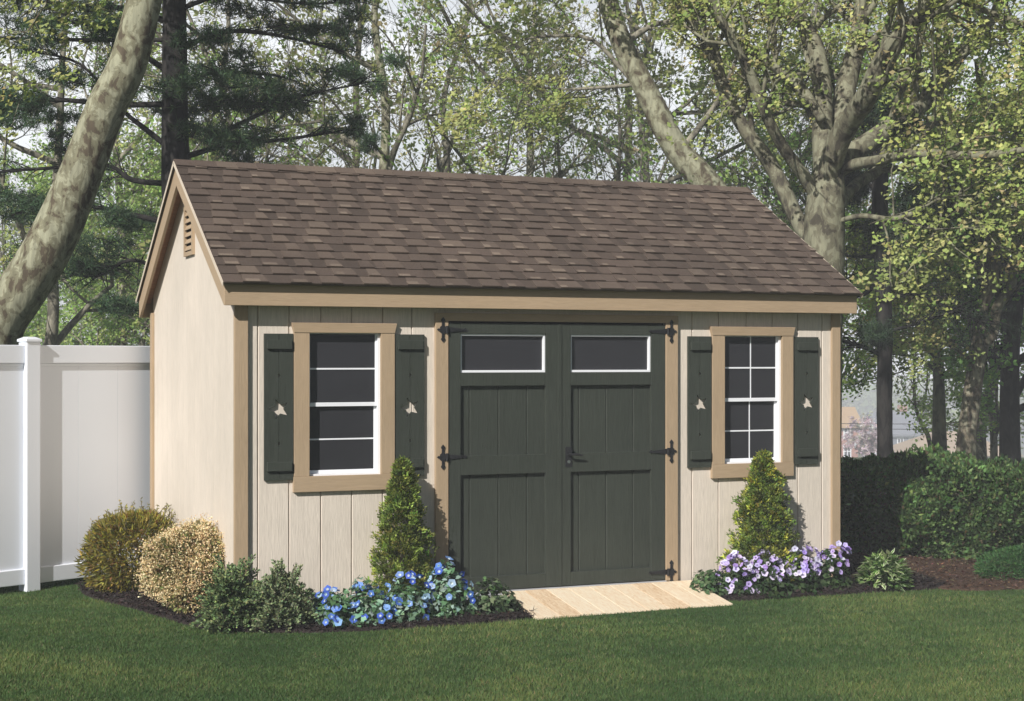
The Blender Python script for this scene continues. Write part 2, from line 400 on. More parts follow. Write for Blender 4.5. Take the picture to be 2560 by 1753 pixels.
# soffit, fascia
fx0, fx1 = -OG + .022, Wd + OG - .022
P_(MB().box(-OG, Wd + OG, -OF, -OF + .022, ZF, ZF + .15), 'fascia', M['trim_h'], bevel=.003)
P_(MB().box(-OG, Wd + OG, Dp + OF - .022, Dp + OF, ZF, ZF + .15), 'fascia', M['trim_h'], bevel=.003)
P_(MB().box(fx0, fx1, -OF + .0225, -.0245, ZF + .012, ZF + .024), 'soffit', M['trim_h'])
# rake boards on both gables
def rake(x0, x1):
    y0, ym, y1 = -OF + .0225, Dp / 2, Dp + OF - .0225
    w_ = .155
    for a, b_ in ((y0, ym - .0005), (y1, ym + .0005)):
        za, zb = roofz(a) + ZT - .02, roofz(b_) + ZT - .02
        mb = MB().prism([(a, ZF + .001), (b_, zb - w_), (b_, zb), (a, za)], 'x', x0, x1)
        P_(mb, 'rake_board', M['trim_h'], bevel=.002)
rake(-OG, -OG + .022); rake(Wd + OG - .022, Wd + OG)
for x0, x1 in ((-OG + .0225, .0), (Wd, Wd + OG - .0225)):
    for a, b_ in ((-OF + .023, Dp / 2 - .0005), (Dp + OF - .023, Dp / 2 + .0005)):
        za, zb = roofz(a) + ZT - .05, roofz(b_) + ZT - .05
        P_(MB().prism([(a, za - .01), (b_, zb - .01), (b_, zb), (a, za)], 'x', x0 - .0, x1 - .0003), 'soffit', M['soffit'])
# roof deck + shingles
def slope_pt(x, u, h, side):
    """u metres down the slope from the ridge, h above the deck"""
    ln = math.hypot(1, SL); y = u / ln; z = -u * SL / ln; ny, nz = SL / ln, 1 / ln
    yy = y + ny * h
    return (x, (Dp / 2 - yy) if side < 0 else (Dp / 2 + yy), ZR - .018 + z + nz * h)
LN = math.hypot(1, SL); ULEN = (Dp / 2 + OF + .048) * LN
xl, xr = -OG - .018, Wd + OG + .018
roof = MB()
for side in (-1, 1):
    q = lambda x, u, h: slope_pt(x, u, h, side)
    roof.hexa([q(xl + .01, .01, -.012), q(xr - .01, .01, -.012), q(xr - .01, ULEN - .012, -.012), q(xl + .01, ULEN - .012, -.012), q(xl + .01, .01, .0), q(xr - .01, .01, 0), q(xr - .01, ULEN - .012, 0), q(xl + .01, ULEN - .012, 0)], .2)
rd = P_(roof, 'roof', M['skid'])
for side in (-1, 1):
    mb = MB(); nc = 16; ex = ULEN / nc
    q = lambda x, u, h: slope_pt(x, u, h, side)
    for k in range(nc):
        u0, u1 = k * ex, (k + 1) * ex; ua = max(u0 - .03, 0)
        # base layer of the course, slightly darker, in lengths
        x = xl
        while x < xr - 1e-6:
            x2 = min(x + random.uniform(.12, .3), xr); tn = random.choice((.1, .2, .25, .3, .35))
            mb.hexa([q(x, ua, .001), q(x2, ua, .001), q(x2, u1, .001), q(x, u1, .001), q(x, ua, .0035), q(x2, ua, .0035), q(x2, u1, .011), q(x, u1, .011)], tn)
            x = x2
        # laminated tabs
        x = xl + random.uniform(0, .15)
        while x < xr - .05:
            wd_ = random.uniform(.08, .19); x2 = min(x + wd_, xr); t_ = random.uniform(.004, .022)
            tn = random.choice((.35, .42, .5, .5, .58, .66)); uu = u1 + .002; ut = ua + .03
            mb.hexa([q(x + t_, ut, .003), q(x2 - t_, ut, .003), q(x2, uu, .0112), q(x, uu, .0112), q(x + t_, ut, .0072), q(x2 - t_, ut, .0072), q(x2, uu, .0205), q(x, uu, .0205)], tn)
            if random.random() < .5:      # a paler granule blend at the butt of the tab
                xa_ = x + random.uniform(0, .03); xb_ = min(xa_ + random.uniform(.04, .10), x2 - .002); um = u1 - ex * random.uniform(.25, .45); hm = .0072 + .0133 * (um - ut) / (uu - ut)
                mb.hexa([q(xa_, um, hm - .001), q(xb_, um, hm - .001), q(xb_, uu + .0005, .0200), q(xa_, uu + .0005, .0200), q(xa_, um, hm + .0004), q(xb_, um, hm + .0004), q(xb_, uu + .0005, .0210), q(xa_, uu + .0005, .0210)], random.choice((.75, .85, .95)))
            x = x2 + random.uniform(.04, .15)
    P_(mb, 'shingles', M['shingle'])
cap = MB(); x = xl; i = 0
while x < xr - 1e-6:
    x2 = min(x + .152, xr); tn = random.choice((.35, .5, .62, .7)); hb = .02 + (.004 if i % 2 else 0)
    for side in (-1, 1):
        q = lambda x_, u, h: slope_pt(x_, u, h, side)
        cap.hexa([q(x, 0, hb - .004), q(x2 + .02, 0, hb - .006), q(x2 + .02, .105, hb - .006), q(x, .105, hb - .004), q(x, 0, hb + .004), q(x2 + .02, 0, hb + .0005), q(x2 + .02, .105, hb + .0005), q(x, .105, hb + .004)], tn)
    x = x2; i += 0
P_(cap, 'ridge_cap', M['shingle'])
for side in (-1, 1):
    for xa, xb in ((xl - .003, xl + .0005), (xr - .0005, xr + .003)):
        q = lambda x, u, h: slope_pt(x, u, h, side)
        drip = MB().hexa([q(xa, .0, -.022), q(xb, .0, -.022), q(xb, ULEN, -.022), q(xa, ULEN, -.022), q(xa, .0, .008), q(xb, 0, .008), q(xb, ULEN, .008), q(xa, ULEN, .008)])
        P_(drip, 'drip_edge', M['drip'])
# gable vent
gv = P_(MB().box(-.02, -.0005, 1.31, 1.64, 2.36, 2.39), 'gable_vent', M['trim'])
v = MB().box(-.02, -.0005, 1.31, 1.35, 2.39, 2.70).box(-.02, -.0005, 1.60, 1.64, 2.39, 2.70).box(-.02, -.0005, 1.31, 1.64, 2.70, 2.73)
P_(v, 'vent_frame', M['trim'], gv)
v = MB()
for k in range(6):
    z = 2.40 + k * .051
    v.hexa([(-.019, 1.35, z), (-.019, 1.60, z), (-.001, 1.60, z + .03), (-.001, 1.35, z + .03), (-.019, 1.35, z + .007), (-.019, 1.60, z + .007), (-.001, 1.60, z + .037), (-.001, 1.35, z + .037)])
P_(v, 'vent_slats', M['trim'], gv)
P_(MB().box(-.0009, -.0003, 1.35, 1.60, 2.40, 2.70), 'vent_backing', M['dark'], gv)

# windows
def window(x0, vert):
    """x0: left edge of the casing; the opening is .105 in and .494 wide"""
    a, b_ = x0 + .105, x0 + .599; zb, zt = .826, 1.773
    fr_ = MB(); fr_.box(a - .01, a + .006, -.0, .055, zb - .02, zt + .02).box(b_ - .016, b_ + .01, -.0, .055, zb - .02, zt + .02)
    fr_.box(a + .0061, b_ - .0161, .0, .055, zb - .02, zb + .012).box(a + .0061, b_ - .0161, .0, .055, zt - .006, zt + .02)
    root = P_(fr_, 'window', M['frame'], None, .001)
    for q0, q1 in ((x0, a), (b_, b_ + .097)): P_(MB().box(q0, q1, -.026, -.0005, zb, zt), 'side_trim', M['trim'], root, .002)
    root['label'] = 'four-light sash window left of the doors' if not vert else 'eight-light sash window right of the doors'
    P_(MB().hexa([(x0, -.03, zt), (b_ + .097, -.03, zt), (b_ + .097, -.0005, zt), (x0, -.0005, zt), (x0 - .018, -.036, zt + .066), (b_ + .111, -.036, zt + .066), (b_ + .111, -.0005, zt + .066), (x0 - .018, -.0005, zt + .066)]), 'header_trim', M['trim_h'], root, .002)
    P_(MB().box(x0 - .004, b_ + .1, -.028, -.0005, zb - .104, zb - .0005), 'bottom_trim', M['trim_h'], root, .002)
    mid = 1.296
    s_ = MB()    # upper sash, forward
    xa, xb = a + .0065, b_ - .0165
    s_.box(xa, xb, .016, .032, mid - .012, mid + .014).box(xa, xa + .008, .017, .031, mid + .0145, zt - .0065).box(xb - .012, xb, .017, .031, mid + .0145, zt - .0065)
    P_(s_, 'upper_sash', M['frame'], root, .001)
    s_ = MB()
    s_.box(xa, xb, .034, .05, zb + .0125, zb + .034).box(xa, xa + .01, .035, .049, zb + .0345, mid + .01).box(xb - .016, xb, .035, .049, zb + .0345, mid + .01).box(xa + .0105, xb - .0165, .034, .05, mid - .012, mid + .008)
    P_(s_, 'lower_sash', M['frame'], root, .001)
    g = MB().box(xa + .009, xb - .013, .021, .0245, 1.529, 1.54)
    if vert: g.box((a + b_) / 2 - .0035, (a + b_) / 2 + .0035, .0205, .0249, mid + .0145, zt - .0065)
    P_(g, 'muntin', M['frame'], root)
    g = MB().box(xa + .0105, xb - .0165, .038, .0415, 1.06, 1.07)
    if vert: g.box((a + b_) / 2 - .0035, (a + b_) / 2 + .0035, .0375, .0419, zb + .0345, mid - .0125)
    P_(g, 'muntin', M['frame'], root)
    P_(MB().box(xa + .0085, xb - .0125, .026, .028, mid + .0145, zt - .0065), 'pane', M['glass'], root)
    P_(MB().box(xa + .0105, xb - .0165, .043, .045, zb + .0345, mid - .0125), 'pane', M['glass'], root)
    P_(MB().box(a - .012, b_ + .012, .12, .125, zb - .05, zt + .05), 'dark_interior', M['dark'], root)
window(.385, False); window(3.534, True)
# shutters: two boards each, notched so that a star and two diamonds are cut through
def shutter(x0, wd_):
    z0, z1 = .806, 1.766; xm = x0 + wd_ / 2; yb, yf = -.0215, -.004
    star = []
    sz, sr = 1.272, .070
    for k in range(10):
        t = R(90 + 18 + 36 * k); r_ = sr if k % 2 == 0 else sr * .45
        star.append((r_ * math.cos(t), sz + r_ * math.sin(t)))
    mbs = MB()
    for sgn in (-1, 1):
        # outline of one board, from the bottom inner corner up the seam with notches
        seam = [(0, z0)]
        def dia(zc, h_, w2): return [(0, zc - h_), (w2, zc), (0, zc + h_)]
        seam += dia(1.045, .014, .010)
        # star outline half
        pts = []
        n = len(star)
        # intersections with the seam x = 0
        cr = []
        for k in range(n):
            (xa, za), (xb, zb_) = star[k], star[(k + 1) % n]
            if (xa < 0) != (xb < 0):
                t = xa / (xa - xb); cr.append((k, za + (zb_ - za) * t))
        cr.sort(key=lambda q_: q_[1])
        half = [p for p in star if (p[0] < 0) == (sgn < 0)]
        half.sort(key=lambda p: math.atan2(p[1] - sz, abs(p[0])))
        pts = [(0, cr[0][1])] + [(abs(p[0]), p[1]) for p in half] + [(0, cr[-1][1])]
        seam += pts + dia(1.49, .014, .010) + [(0, z1)]
        o_ = [(xm + sgn * (.0012 + s0), z) for s0, z in seam] + [(xm + sgn * wd_ / 2, z1), (xm + sgn * wd_ / 2, z0)]
        if sgn > 0: o_.reverse()
        mbs.prism(o_, 'y', yb, yf)
    o = P_(mbs, 'shutter', M['green'])
    for zc in (1.695, .895):
        P_(MB().box(x0 + .016, x0 + wd_ - .012, yb - .020, yb - .0003, zc - .03, zc + .03), 'batten', M['green'], o, .002)
for x0, wd_ in ((.187, .194), (1.088, .205), (3.333, .194), (4.25, .205)): shutter(x0, wd_)

# doors
board(1.372, 1.465, -.03, -.0005, -.02, 1.86, name='door_casing'); board(3.146, 3.245, -.03, -.0005, -.02, 1.86, name='door_casing')
P_(MB().box(1.372, 3.245, -.032, -.0005, 1.861, 1.915), 'door_header', M['trim_h'])
P_(MB().box(1.44, 3.17, -.03, .04, -.055, -.006), 'threshold', plain('galvanised_sill', (.42, .43, .45), .4, .5))
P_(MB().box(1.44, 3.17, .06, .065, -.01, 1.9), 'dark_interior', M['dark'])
def leaf_door(a, b_, right):
    zt = 1.846; fy0, fy1, py = -.022, .004, .012
    wx0, wx1 = a + .088, a + .727
    d = MB()                                           # stiles and rails
    d.box(a, wx0, fy0, fy1, .0, zt).box(wx1, b_, fy0, fy1, 0, zt)
    for z0, z1 in ((0, .095), (.801, .932), (1.414, 1.506), (1.774, zt)): d.box(wx0 + .0002, wx1 - .0002, fy0, fy1, z0, z1)
    root = P_(d, 'door', M['green'], bevel=.0025)
    root['label'] = 'dark green door leaf with the handle' if right else 'dark green door leaf beside the left window'
    pn = MB(); gs = [wx0 - .02, wx0 + .075, wx0 + .29, wx0 + .505, wx1 + .02]
    for z0, z1 in ((.08, .81), (.92, 1.42)):
        for g0, g1 in zip(gs, gs[1:]):
            pn.prism([(g0 + .0015, .02), (g1 - .0015, .02), (g1 - .0015, .006 + .004), (g1 - .006, .0045), (g0 + .006, .0045), (g0 + .0015, .010)], 'z', z0, z1)
        pn.box(wx0 - .02, wx1 + .02, .0205, .026, z0, z1)
    P_(pn, 'panel', M['green'], root)
    f = MB(); z0, z1 = 1.506, 1.774
    f.box(wx0, wx0 + .014, -.010, .03, z0, z1).box(wx1 - .014, wx1, -.010, .03, z0, z1)
    f.box(wx0 + .0141, wx1 - .0141, -.010, .03, z0, z0 + .016).box(wx0 + .0141, wx1 - .0141, -.010, .03, z1 - .014, z1)
    wf = P_(f, 'window_frame', M['frame'], root, .0015)
    P_(MB().box(wx0 + .0141, wx1 - .0141, .014, .017, z0 + .0161, z1 - .0141), 'pane', M['glass'], root)
    # hinges
    for zc in (1.80, .93, .055):
        hx = (b_ + .045) if right else (a - .045); sg = -1 if right else 1
        h = MB()
        def spade(cx, cz, dx, dz, s_):    # a spade tip pointing along dx, dz
            px_, pz_ = -dz, dx
            pts = [(-.6, .25), (-.25, .55), (.1, .7), (.5, .45), (1.0, 0), (.5, -.45), (.1, -.7), (-.25, -.55), (-.6, -.25)]
            return [(cx + (u * dx + v_ * px_) * s_, cz + (u * dz + v_ * pz_) * s_) for u, v_ in pts]
        yy0, yy1 = -.0365, -.0305
        h.prism([(hx - .009, zc - .052), (hx + .009, zc - .052), (hx + .009, zc - .028), (hx + .022, zc - .018), (hx + .022, zc + .018), (hx + .009, zc + .028), (hx + .009, zc + .052), (hx - .009, zc + .052), (hx - .009, zc + .028), (hx - .022, zc + .018), (hx - .022, zc - .018), (hx - .009, zc - .028)], 'y', yy0, yy1)
        h.prism(spade(hx, zc + .064, 0, 1, .022), 'y', yy0, yy1); h.prism(spade(hx, zc - .064, 0, -1, .022), 'y', yy0, yy1)
        h.prism(spade(hx - sg * .03, zc, -sg, 0, .014), 'y', yy0, yy1)
        h.tube([(hx + sg * .028, -.038, zc - .026), (hx + sg * .028, -.038, zc + .026)], .009, 8)
        e0 = hx + sg * .03; e1 = hx + sg * .15
        h.prism([(e0, zc - .02), (e1, zc - .007), (e1, zc + .007), (e0, zc + .02)], 'y', -.030, -.0225)
        h.prism(spade(e1 + sg * .012, zc, sg, 0, .018), 'y', -.030, -.0225)
        P_(h, 'hinge', M['black'], root)
    if right:
        hd = MB()
        hd.box(a + .045, a + .095, -.027, -.0222, .84, .98)
        hd.tube([(a + .07, -.022, .925), (a + .07, -.065, .925)], .008, 8)
        hd.tube([(a + .07, -.062, .925), (a + .11, -.066, .928), (a + .16, -.064, .92)], [.009, .008, .006], 8)
        P_(hd, 'handle', M['black'], root)
        P_(MB().tube([(a + .07, -.030, .875), (a + .07, -.0272, .875)], .012, 10), 'lock_cylinder', M['metal'], root)
        P_(MB().box(a - .014, a + .014, -.0285, -.0225, .002, zt - .004), 'astragal', M['green'], root, .001)
leaf_door(1.469, 2.2985, False); leaf_door(2.3015, 3.143, True)

# ------------------------------------------------------------------ ramp
def mat_pine_boards():
    m, N, L, b = newmat('new_pine_boards', .6, .3)
    a = N.new('ShaderNodeAttribute'); a.attribute_name = 'tone'
    n = noise(N, L, 9, 7, (6, .5, 6), dist=1.8)
    add = N.new('ShaderNodeMath'); add.operation = 'MULTIPLY_ADD'; add.inputs[1].default_value = .5
    L.new(a.outputs['Fac'], add.inputs[0]); L.new(n.outputs['Fac'], add.inputs[2])
    r = ramp(N, L, add.outputs[0], [(.34, (.38, .21, .10)), (.5, (.60, .41, .24)), (.72, (.74, .58, .40)), (.95, (.80, .69, .52))])
    L.new(r.outputs[0], b.inputs['Base Color']); bump(N, L, b, n.outputs['Fac'], .3, .004); return m
ramp_e = empty('ramp', (2.56, -.3, -.12), 'pale wooden board ramp leading up to the green double doors', 'ramp')
mp_ = mat_pine_boards(); RX0, RX1 = 1.86, 3.35
nb = 9; ya, yb_ = -.035, -.63
for k in range(nb):
    x0 = RX0 + (RX1 - RX0) * k / nb + .0018; x1 = RX0 + (RX1 - RX0) * (k + 1) / nb - .0018; e = random.uniform(-.004, .004)
    P = [(x0, ya, -.04), (x1, ya, -.04), (x1, yb_ + e, -.13), (x0, yb_ + e, -.13), (x0, ya, -.012), (x1, ya, -.012), (x1, yb_ + e, -.1), (x0, yb_ + e, -.1)]
    mb = MB().hexa([(x - 2.56, y + .3, z + .12) for x, y, z in P], random.choice((.3, .5, .6, .65, .75, .85)))
    mb.build('board', mp_, ramp_e, .002)

# ------------------------------------------------------------------ fence
fA = dep(-700, 1476, 11.6); fP = dep(74, 1476, 12.35); fB = dep(386, 900, 13.22)
dirv = unit((fB - fP) * np.array([1, 1, 0])); fa = math.atan2(dirv[1], dirv[0])
fence = empty('vinyl_fence', (float(fP[0]), float(fP[1]), -.22), 'tall white vinyl privacy fence running up to the back of the shed', 'fence', rz=fa)
LB = float(np.linalg.norm((fB - fP)[:2]))
def fence_bay(x0, x1):
    mb = MB(); n = max(3, int((x1 - x0) / .28))
    for k in range(n):
        a = x0 + (x1 - x0) * k / n; b_ = x0 + (x1 - x0) * (k + 1) / n
        mb.prism([(a + .0002, .012), (b_ - .0002, .012), (b_ - .0002, -.0105), (b_ - .002, -.012), (a + .002, -.012), (a + .0002, -.0105)], 'z', .15, 1.80)
    mb.box(x0, x1, -.005, .005, .15, 1.8)
    mb.build('panel', M['vinyl'], fence)
    MB().box(x0, x1, -.032, .032, 1.785, 1.93).build('top_rail', M['vinyl'], fence, .006)
    MB().box(x0, x1, -.020, .020, 1.762, 1.7845).build('rail_lip', M['vinyl'], fence, .004)
    MB().box(x0, x1, -.032, .032, .05, .175).build('bottom_rail', M['vinyl'], fence, .006)
def fence_post(x):
    p = MB().box(x - .06, x + .06, -.062, .062, -.08, 1.955).build('post', M['vinyl'], fence, .005)
    c_ = MB().box(x - .069, x + .069, -.071, .071, 1.9555, 1.975)
    c_.hexa([(x - .069, -.071, 1.975), (x + .069, -.071, 1.975), (x + .069, .071, 1.975), (x - .069, .071, 1.975), (x - .03, -.03, 1.995), (x + .03, -.03, 1.995), (x + .03, .03, 1.995), (x - .03, .03, 1.995)])
    c_.build('post_cap', M['vinyl'], p, .002)
fence_post(0); fence_bay(.0605, LB); fence_bay(-2.4, -.0605); fence_post(-2.46); fence_bay(-4.8, -2.5205); fence_post(-4.86)

# ------------------------------------------------------------------ plants in the beds
def lumps(dirs, seed, n=40, k=12, amp=.16):
    g = np.random.default_rng(seed); c = unit(g.normal(size=(n, 3))); a = g.uniform(-.6, 1, n)
    return 1 + amp * (np.exp(k * (dirs @ c.T - 1)) @ a)
def shell(n, seed, rx, ry, rz, inner=.55, amp=.16, up=-.25, pw=2.0, k=12):
    g = np.random.default_rng(seed + 1); d = unit(g.normal(size=(n * 2, 3))); d = d[d[:, 2] > up][:n]
    r = lumps(d, seed, k=k, amp=amp) * (1 - (1 - inner) * g.random(len(d)) ** pw)
    P = d * r[:, None] * np.array([rx, ry, rz]); return P, d, g
def stems_mb(root, h, n, spread, r0=.008, m='grey_bark', seed=1, z0=-.03):
    g = random.Random(seed); mb = MB()
    for k in range(n):
        t = g.uniform(0, 6.28); e = g.uniform(.3, 1) * spread
        mb.tube([(0.02 * math.cos(t), .02 * math.sin(t), z0), (e * .35 * math.cos(t), e * .35 * math.sin(t), h * .45), (e * math.cos(t), e * math.sin(t), h * g.uniform(.7, .95))], [r0, r0 * .7, r0 * .35], 5)
    mb.build('stems', M[m], root)
def xat(px, Y):
    a = (px - PX) / F; k = (_c - _s * a); d = (Y - CAM[1]) / k; return float(CAM[0] + d * (_s + _c * a))
def at(px, py, t): p = dep(px, py, t); return float(p[0]), float(p[1])
def plant(name, x, y, label, cat, group=None):
    return empty(name, (x, y, float(gz(x, y)) + .02), label, cat, group)

# yellow-green spiky shrub by the fence
x, y = at(336, 1440, 12.0); s1 = plant('evergreen_shrub', x, y, 'olive yellow-green spiky shrub between the white fence and the cream-flowered shrub', 'shrub')
P, d, g = shell(13000, 21, .33, .30, .31, .5, .22, -.95); P[:, 2] = np.maximum(P[:, 2] + .30, 0)
V = leafverts(P, d + g.normal(0, .55, d.shape) + [0, 0, .35], g.uniform(.03, .075, len(P)), g.uniform(.009, .016, len(P)))
npmesh('foliage', V, 4, palette(len(P), [(.308, .266, .049), (.196, .182, .042), (.420, .350, .070), (.238, .140, .056), (.126, .140, .042)], [4, 4, 2, 1.5, 2], .25), M['leaf'], s1)
tip, d2, g = shell(130, 22, .34, .31, .31, .95, .22, 0); tip[:, 2] += .29; mb = MB()
sv = []
for p, q in zip(tip, unit(d2 + g.normal(0, .35, d2.shape) + [0, 0, .3])):
    L_ = g.uniform(.04, .10)
    mb.tube([p - q * .06, p + q * L_], [.004, .002], 4); sv.append(np.stack([p + q * L_ * t for t in np.linspace(0, 1, 12)]))
mb.build('shoots', M['grey_bark'], s1); sv = np.concatenate(sv)
V = leafverts(sv, g.normal(0, 1, sv.shape) + [0, 0, .4], g.uniform(.015, .03, len(sv)), .009); npmesh('shoot_leaves', V, 4, palette(len(sv), [(.336, .280, .056), (.210, .196, .042)], [1, 1], .25), M['leaf'], s1)
stems_mb(s1, .4, 9, .2, seed=2)

# cream-flowered shrub
x, y = at(478, 1470, 10.55); s2 = plant('flowering_shrub', x, y, 'rounded shrub covered in pale cream blossom beside the shed corner', 'shrub')
P, d, g = shell(7500, 31, .232, .21, .28, .45, .34, -.95, 2, 20); P[:, 2] = np.maximum(P[:, 2] + .27, 0)
V = leafverts(P, d + g.normal(0, .6, d.shape), g.uniform(.025, .05, len(P)), g.uniform(.014, .024, len(P)))
npmesh('foliage', V, 4, palette(len(P), [(.26, .25, .09), (.18, .20, .07), (.36, .30, .14), (.32, .22, .13)], [3, 3, 2, 1], .25), M['leaf'], s2)
P, d, g = shell(820, 31, .255, .232, .30, .82, .34, -.6, 2, 20); P[:, 2] += .27
keep = g.random(len(P)) < np.where((P[:, 0] > .1) | (P[:, 2] < .12), .45, .95); P = P[keep]; d = d[keep]
Pf = np.repeat(P, 26, 0) + g.normal(0, .024, (len(P) * 26, 3)); Df = np.repeat(d, 26, 0) + g.normal(0, .9, Pf.shape)
V = leafverts(Pf, Df, g.uniform(.008, .016, len(Pf)), g.uniform(.007, .012, len(Pf)))
npmesh('blossom', V, 4, palette(len(Pf), [(.896, .694, .403), (.963, .806, .515), (.762, .538, .291), (.694, .560, .314)], [4, 4, 2, 1], .12), M['petal'], s2)
stems_mb(s2, .4, 9, .16, seed=3)

# feathery junipers
def juniper(name, px, py, t, rx, ry, rz, seed, cols, label, n=220):
    x, y = at(px, py, t); s_ = plant(name, x, y, label, 'shrub')
    g = np.random.default_rng(seed); C, D, S = [], [], []
    mb = MB()
    for k in range(n):
        dd = unit(g.normal(size=3)); dd[2] = abs(dd[2]) * .9 + .05; dd = unit(dd)
        ln = g.uniform(.6, 1.05) * (1 + .25 * math.sin(5 * math.atan2(dd[1], dd[0])) * .5)
        e = dd * np.array([rx, ry, rz]) * ln; st = e * .25
        tt = np.linspace(0, 1, 7)[:, None]; path = st + (e - st) * tt; path[:, 2] += np.sin(tt[:, 0] * math.pi * .9) * .05 - .03 * tt[:, 0] ** 2
        mb.tube(path[::2], [.004, .003, .002, .0012], 4, cap=False)
        ax = unit(e - st); side = unit(np.cross(ax, [0, 0, 1]) + g.normal(0, .35, 3))
        for u in np.linspace(.2, 1, 15):
            b0 = path[0] + (path[-1] - path[0]) * u + [0, 0, math.sin(u * 2.8) * .05 - .03 * u * u]
            for sg in (-1, 1):
                dr = unit(ax * .9 + side * sg * g.uniform(.5, 1.1) + g.normal(0, .18, 3)); L_ = .055 * (1.15 - u * .7)
                for q in (0, .45):
                    C.append(b0 + dr * L_ * q); D.append(dr + g.normal(0, .25, 3)); S.append(L_ * .75)
    C = np.array(C); D = np.array(D); S = np.array(S)
    V = leafverts(C, D, S, .011 + .004 * g.random(len(C)))
    npmesh('foliage', V, 4, palette(len(C), cols, [3, 3, 1.5], .22, g), M['needle'], s_)
    mb.build('branches', M['grey_bark'], s_)
    return s_
juniper('juniper', 588, 1512, 9.95, .25, .2, .46, 41, [(.144, .216, .090), (.096, .144, .060), (.240, .288, .108)], 'mid green feathery juniper in front of the shed corner', 260)
juniper('juniper', 706, 1520, 10.0, .25, .2, .42, 42, [(.16, .22, .11), (.20, .24, .12), (.27, .29, .15)], 'grey-green feathery juniper left of the blue flowers', 260)

# cone arborvitae: upright sprays
def arbor(X, Y, h, rmax, seed, cols, label, n=1500, blobs=None):
    s_ = plant('arborvitae', X, Y, label, 'conical shrub', 'cone evergreens standing under the windows')
    g = np.random.default_rng(seed); C, D, S = [], [], []
    u = g.random(n) ** .75; ang = g.uniform(0, 2 * math.pi, n)
    prof = rmax * np.clip(np.minimum(1, (1 - u) ** .72 * 1.22), 0, 1) * np.clip(.55 + u * 4, 0, 1) + .012
    lump = 1 + .17 * np.sin(ang * 3 + u * 17 + seed) + .14 * np.sin(ang * 5 - u * 26) + .1 * np.sin(ang * 2 + u * 41) + g.normal(0, .09, n)
    rr = prof * lump * (1 - .5 * g.random(n) ** 2.2)
    B = np.stack([rr * np.cos(ang), rr * np.sin(ang) * .72, .01 + u * h], 1)
    O = np.stack([np.cos(ang), np.sin(ang), np.full(n, .9)], 1)
    m_ = 16
    Bc = np.repeat(B, m_, 0) + g.normal(0, .011, (n * m_, 3)); Oc = np.repeat(unit(O), m_, 0) + g.normal(0, .5, (n * m_, 3))
    V = leafverts(Bc, Oc, g.uniform(.012, .034, n * m_), g.uniform(.007, .014, n * m_))
    base = np.repeat(palette(n, cols, [3, 3, 2, 1], .3, g) * np.exp(.3 * np.sin(ang * 4 + u * 30))[:, None], m_, 0) * np.exp(g.normal(0, .13, (n * m_, 1)))
    npmesh('foliage', V, 4, np.clip(base, 0, 1), M['leaf'], s_)
    MB().tube([(0, 0, -.05), (0, 0, h * .5), (0, 0, h * .93)], [.02, .012, .004], 6).build('trunk', M['grey_bark'], s_)
arbor(xat(1006, -.17), -.17, 1.01, .185, 51, [(.230, .284, .061), (.162, .216, .047), (.297, .338, .081), (.095, .135, .034)], 'narrow cone evergreen below the left window beside the blue flowers', 1500)
arbor(xat(1908, -.18), -.18, .99, .235, 52, [(.203, .270, .054), (.135, .189, .041), (.405, .419, .068), (.081, .121, .034)], 'wider cone evergreen below the right window behind the purple flowers', 1700)

# blue trumpet flowers and ivy-like leaves
def heartleaf(C, Nn, sz, g):
    """broad leaves facing Nn: 5-corner outline"""
    n = len(C); Nn = unit(Nn); A = unit(np.cross(Nn, g.normal(size=(n, 3)))); B = np.cross(Nn, A); sz = np.broadcast_to(sz, n)
    out_ = np.empty((n, 6, 3)); pts = [(-.05, 0, 0), (-.35, .55, .12), (.25, .62, .18), (1.1, 0, 0), (.25, -.62, .18), (-.35, -.55, .12)]
    for k, (a, b_, z) in enumerate(pts): out_[:, k] = C + (A * a + B * b_ + Nn * z * .5) * sz[:, None]
    return out_.reshape(-1, 3)
def flowers(C, Nn, sz, g, outer, inner, lobes=5, depth=.5):
    n = len(C); Nn = unit(Nn); A = unit(np.cross(Nn, g.normal(size=(n, 3)))); B = np.cross(Nn, A); V = []; cols = []
    sz = np.broadcast_to(sz, n)[:, None]; oc = palette(n, outer, [1] * len(outer), .1, g); ic = palette(n, inner, [1] * len(inner), .05, g)
    for k in range(lobes):
        t0 = 2 * math.pi * k / lobes; t1 = 2 * math.pi * (k + 1) / lobes; tm = (t0 + t1) / 2
        r = lambda t, rr, z: C + (A * math.cos(t) * rr + B * math.sin(t) * rr + Nn * z) * sz
        V.append(np.stack([C - Nn * depth * sz, r(t0, .32, 0), r(tm, .36, 0), r(t1, .32, 0)], 1)); cols.append(ic)
        V.append(np.stack([r(t0, .32, 0), r(t0, .82, .12), r(tm, 1.0, .16), r(tm, .36, 0)], 1)); cols.append(oc)
        V.append(np.stack([r(tm, .36, 0), r(tm, 1.0, .16), r(t1, .82, .12), r(t1, .32, 0)], 1)); cols.append(oc * .93)
    return np.concatenate(V).reshape(-1, 3), np.concatenate(cols)
TOCAM = unit(np.array([-_s, -_c, .35]))
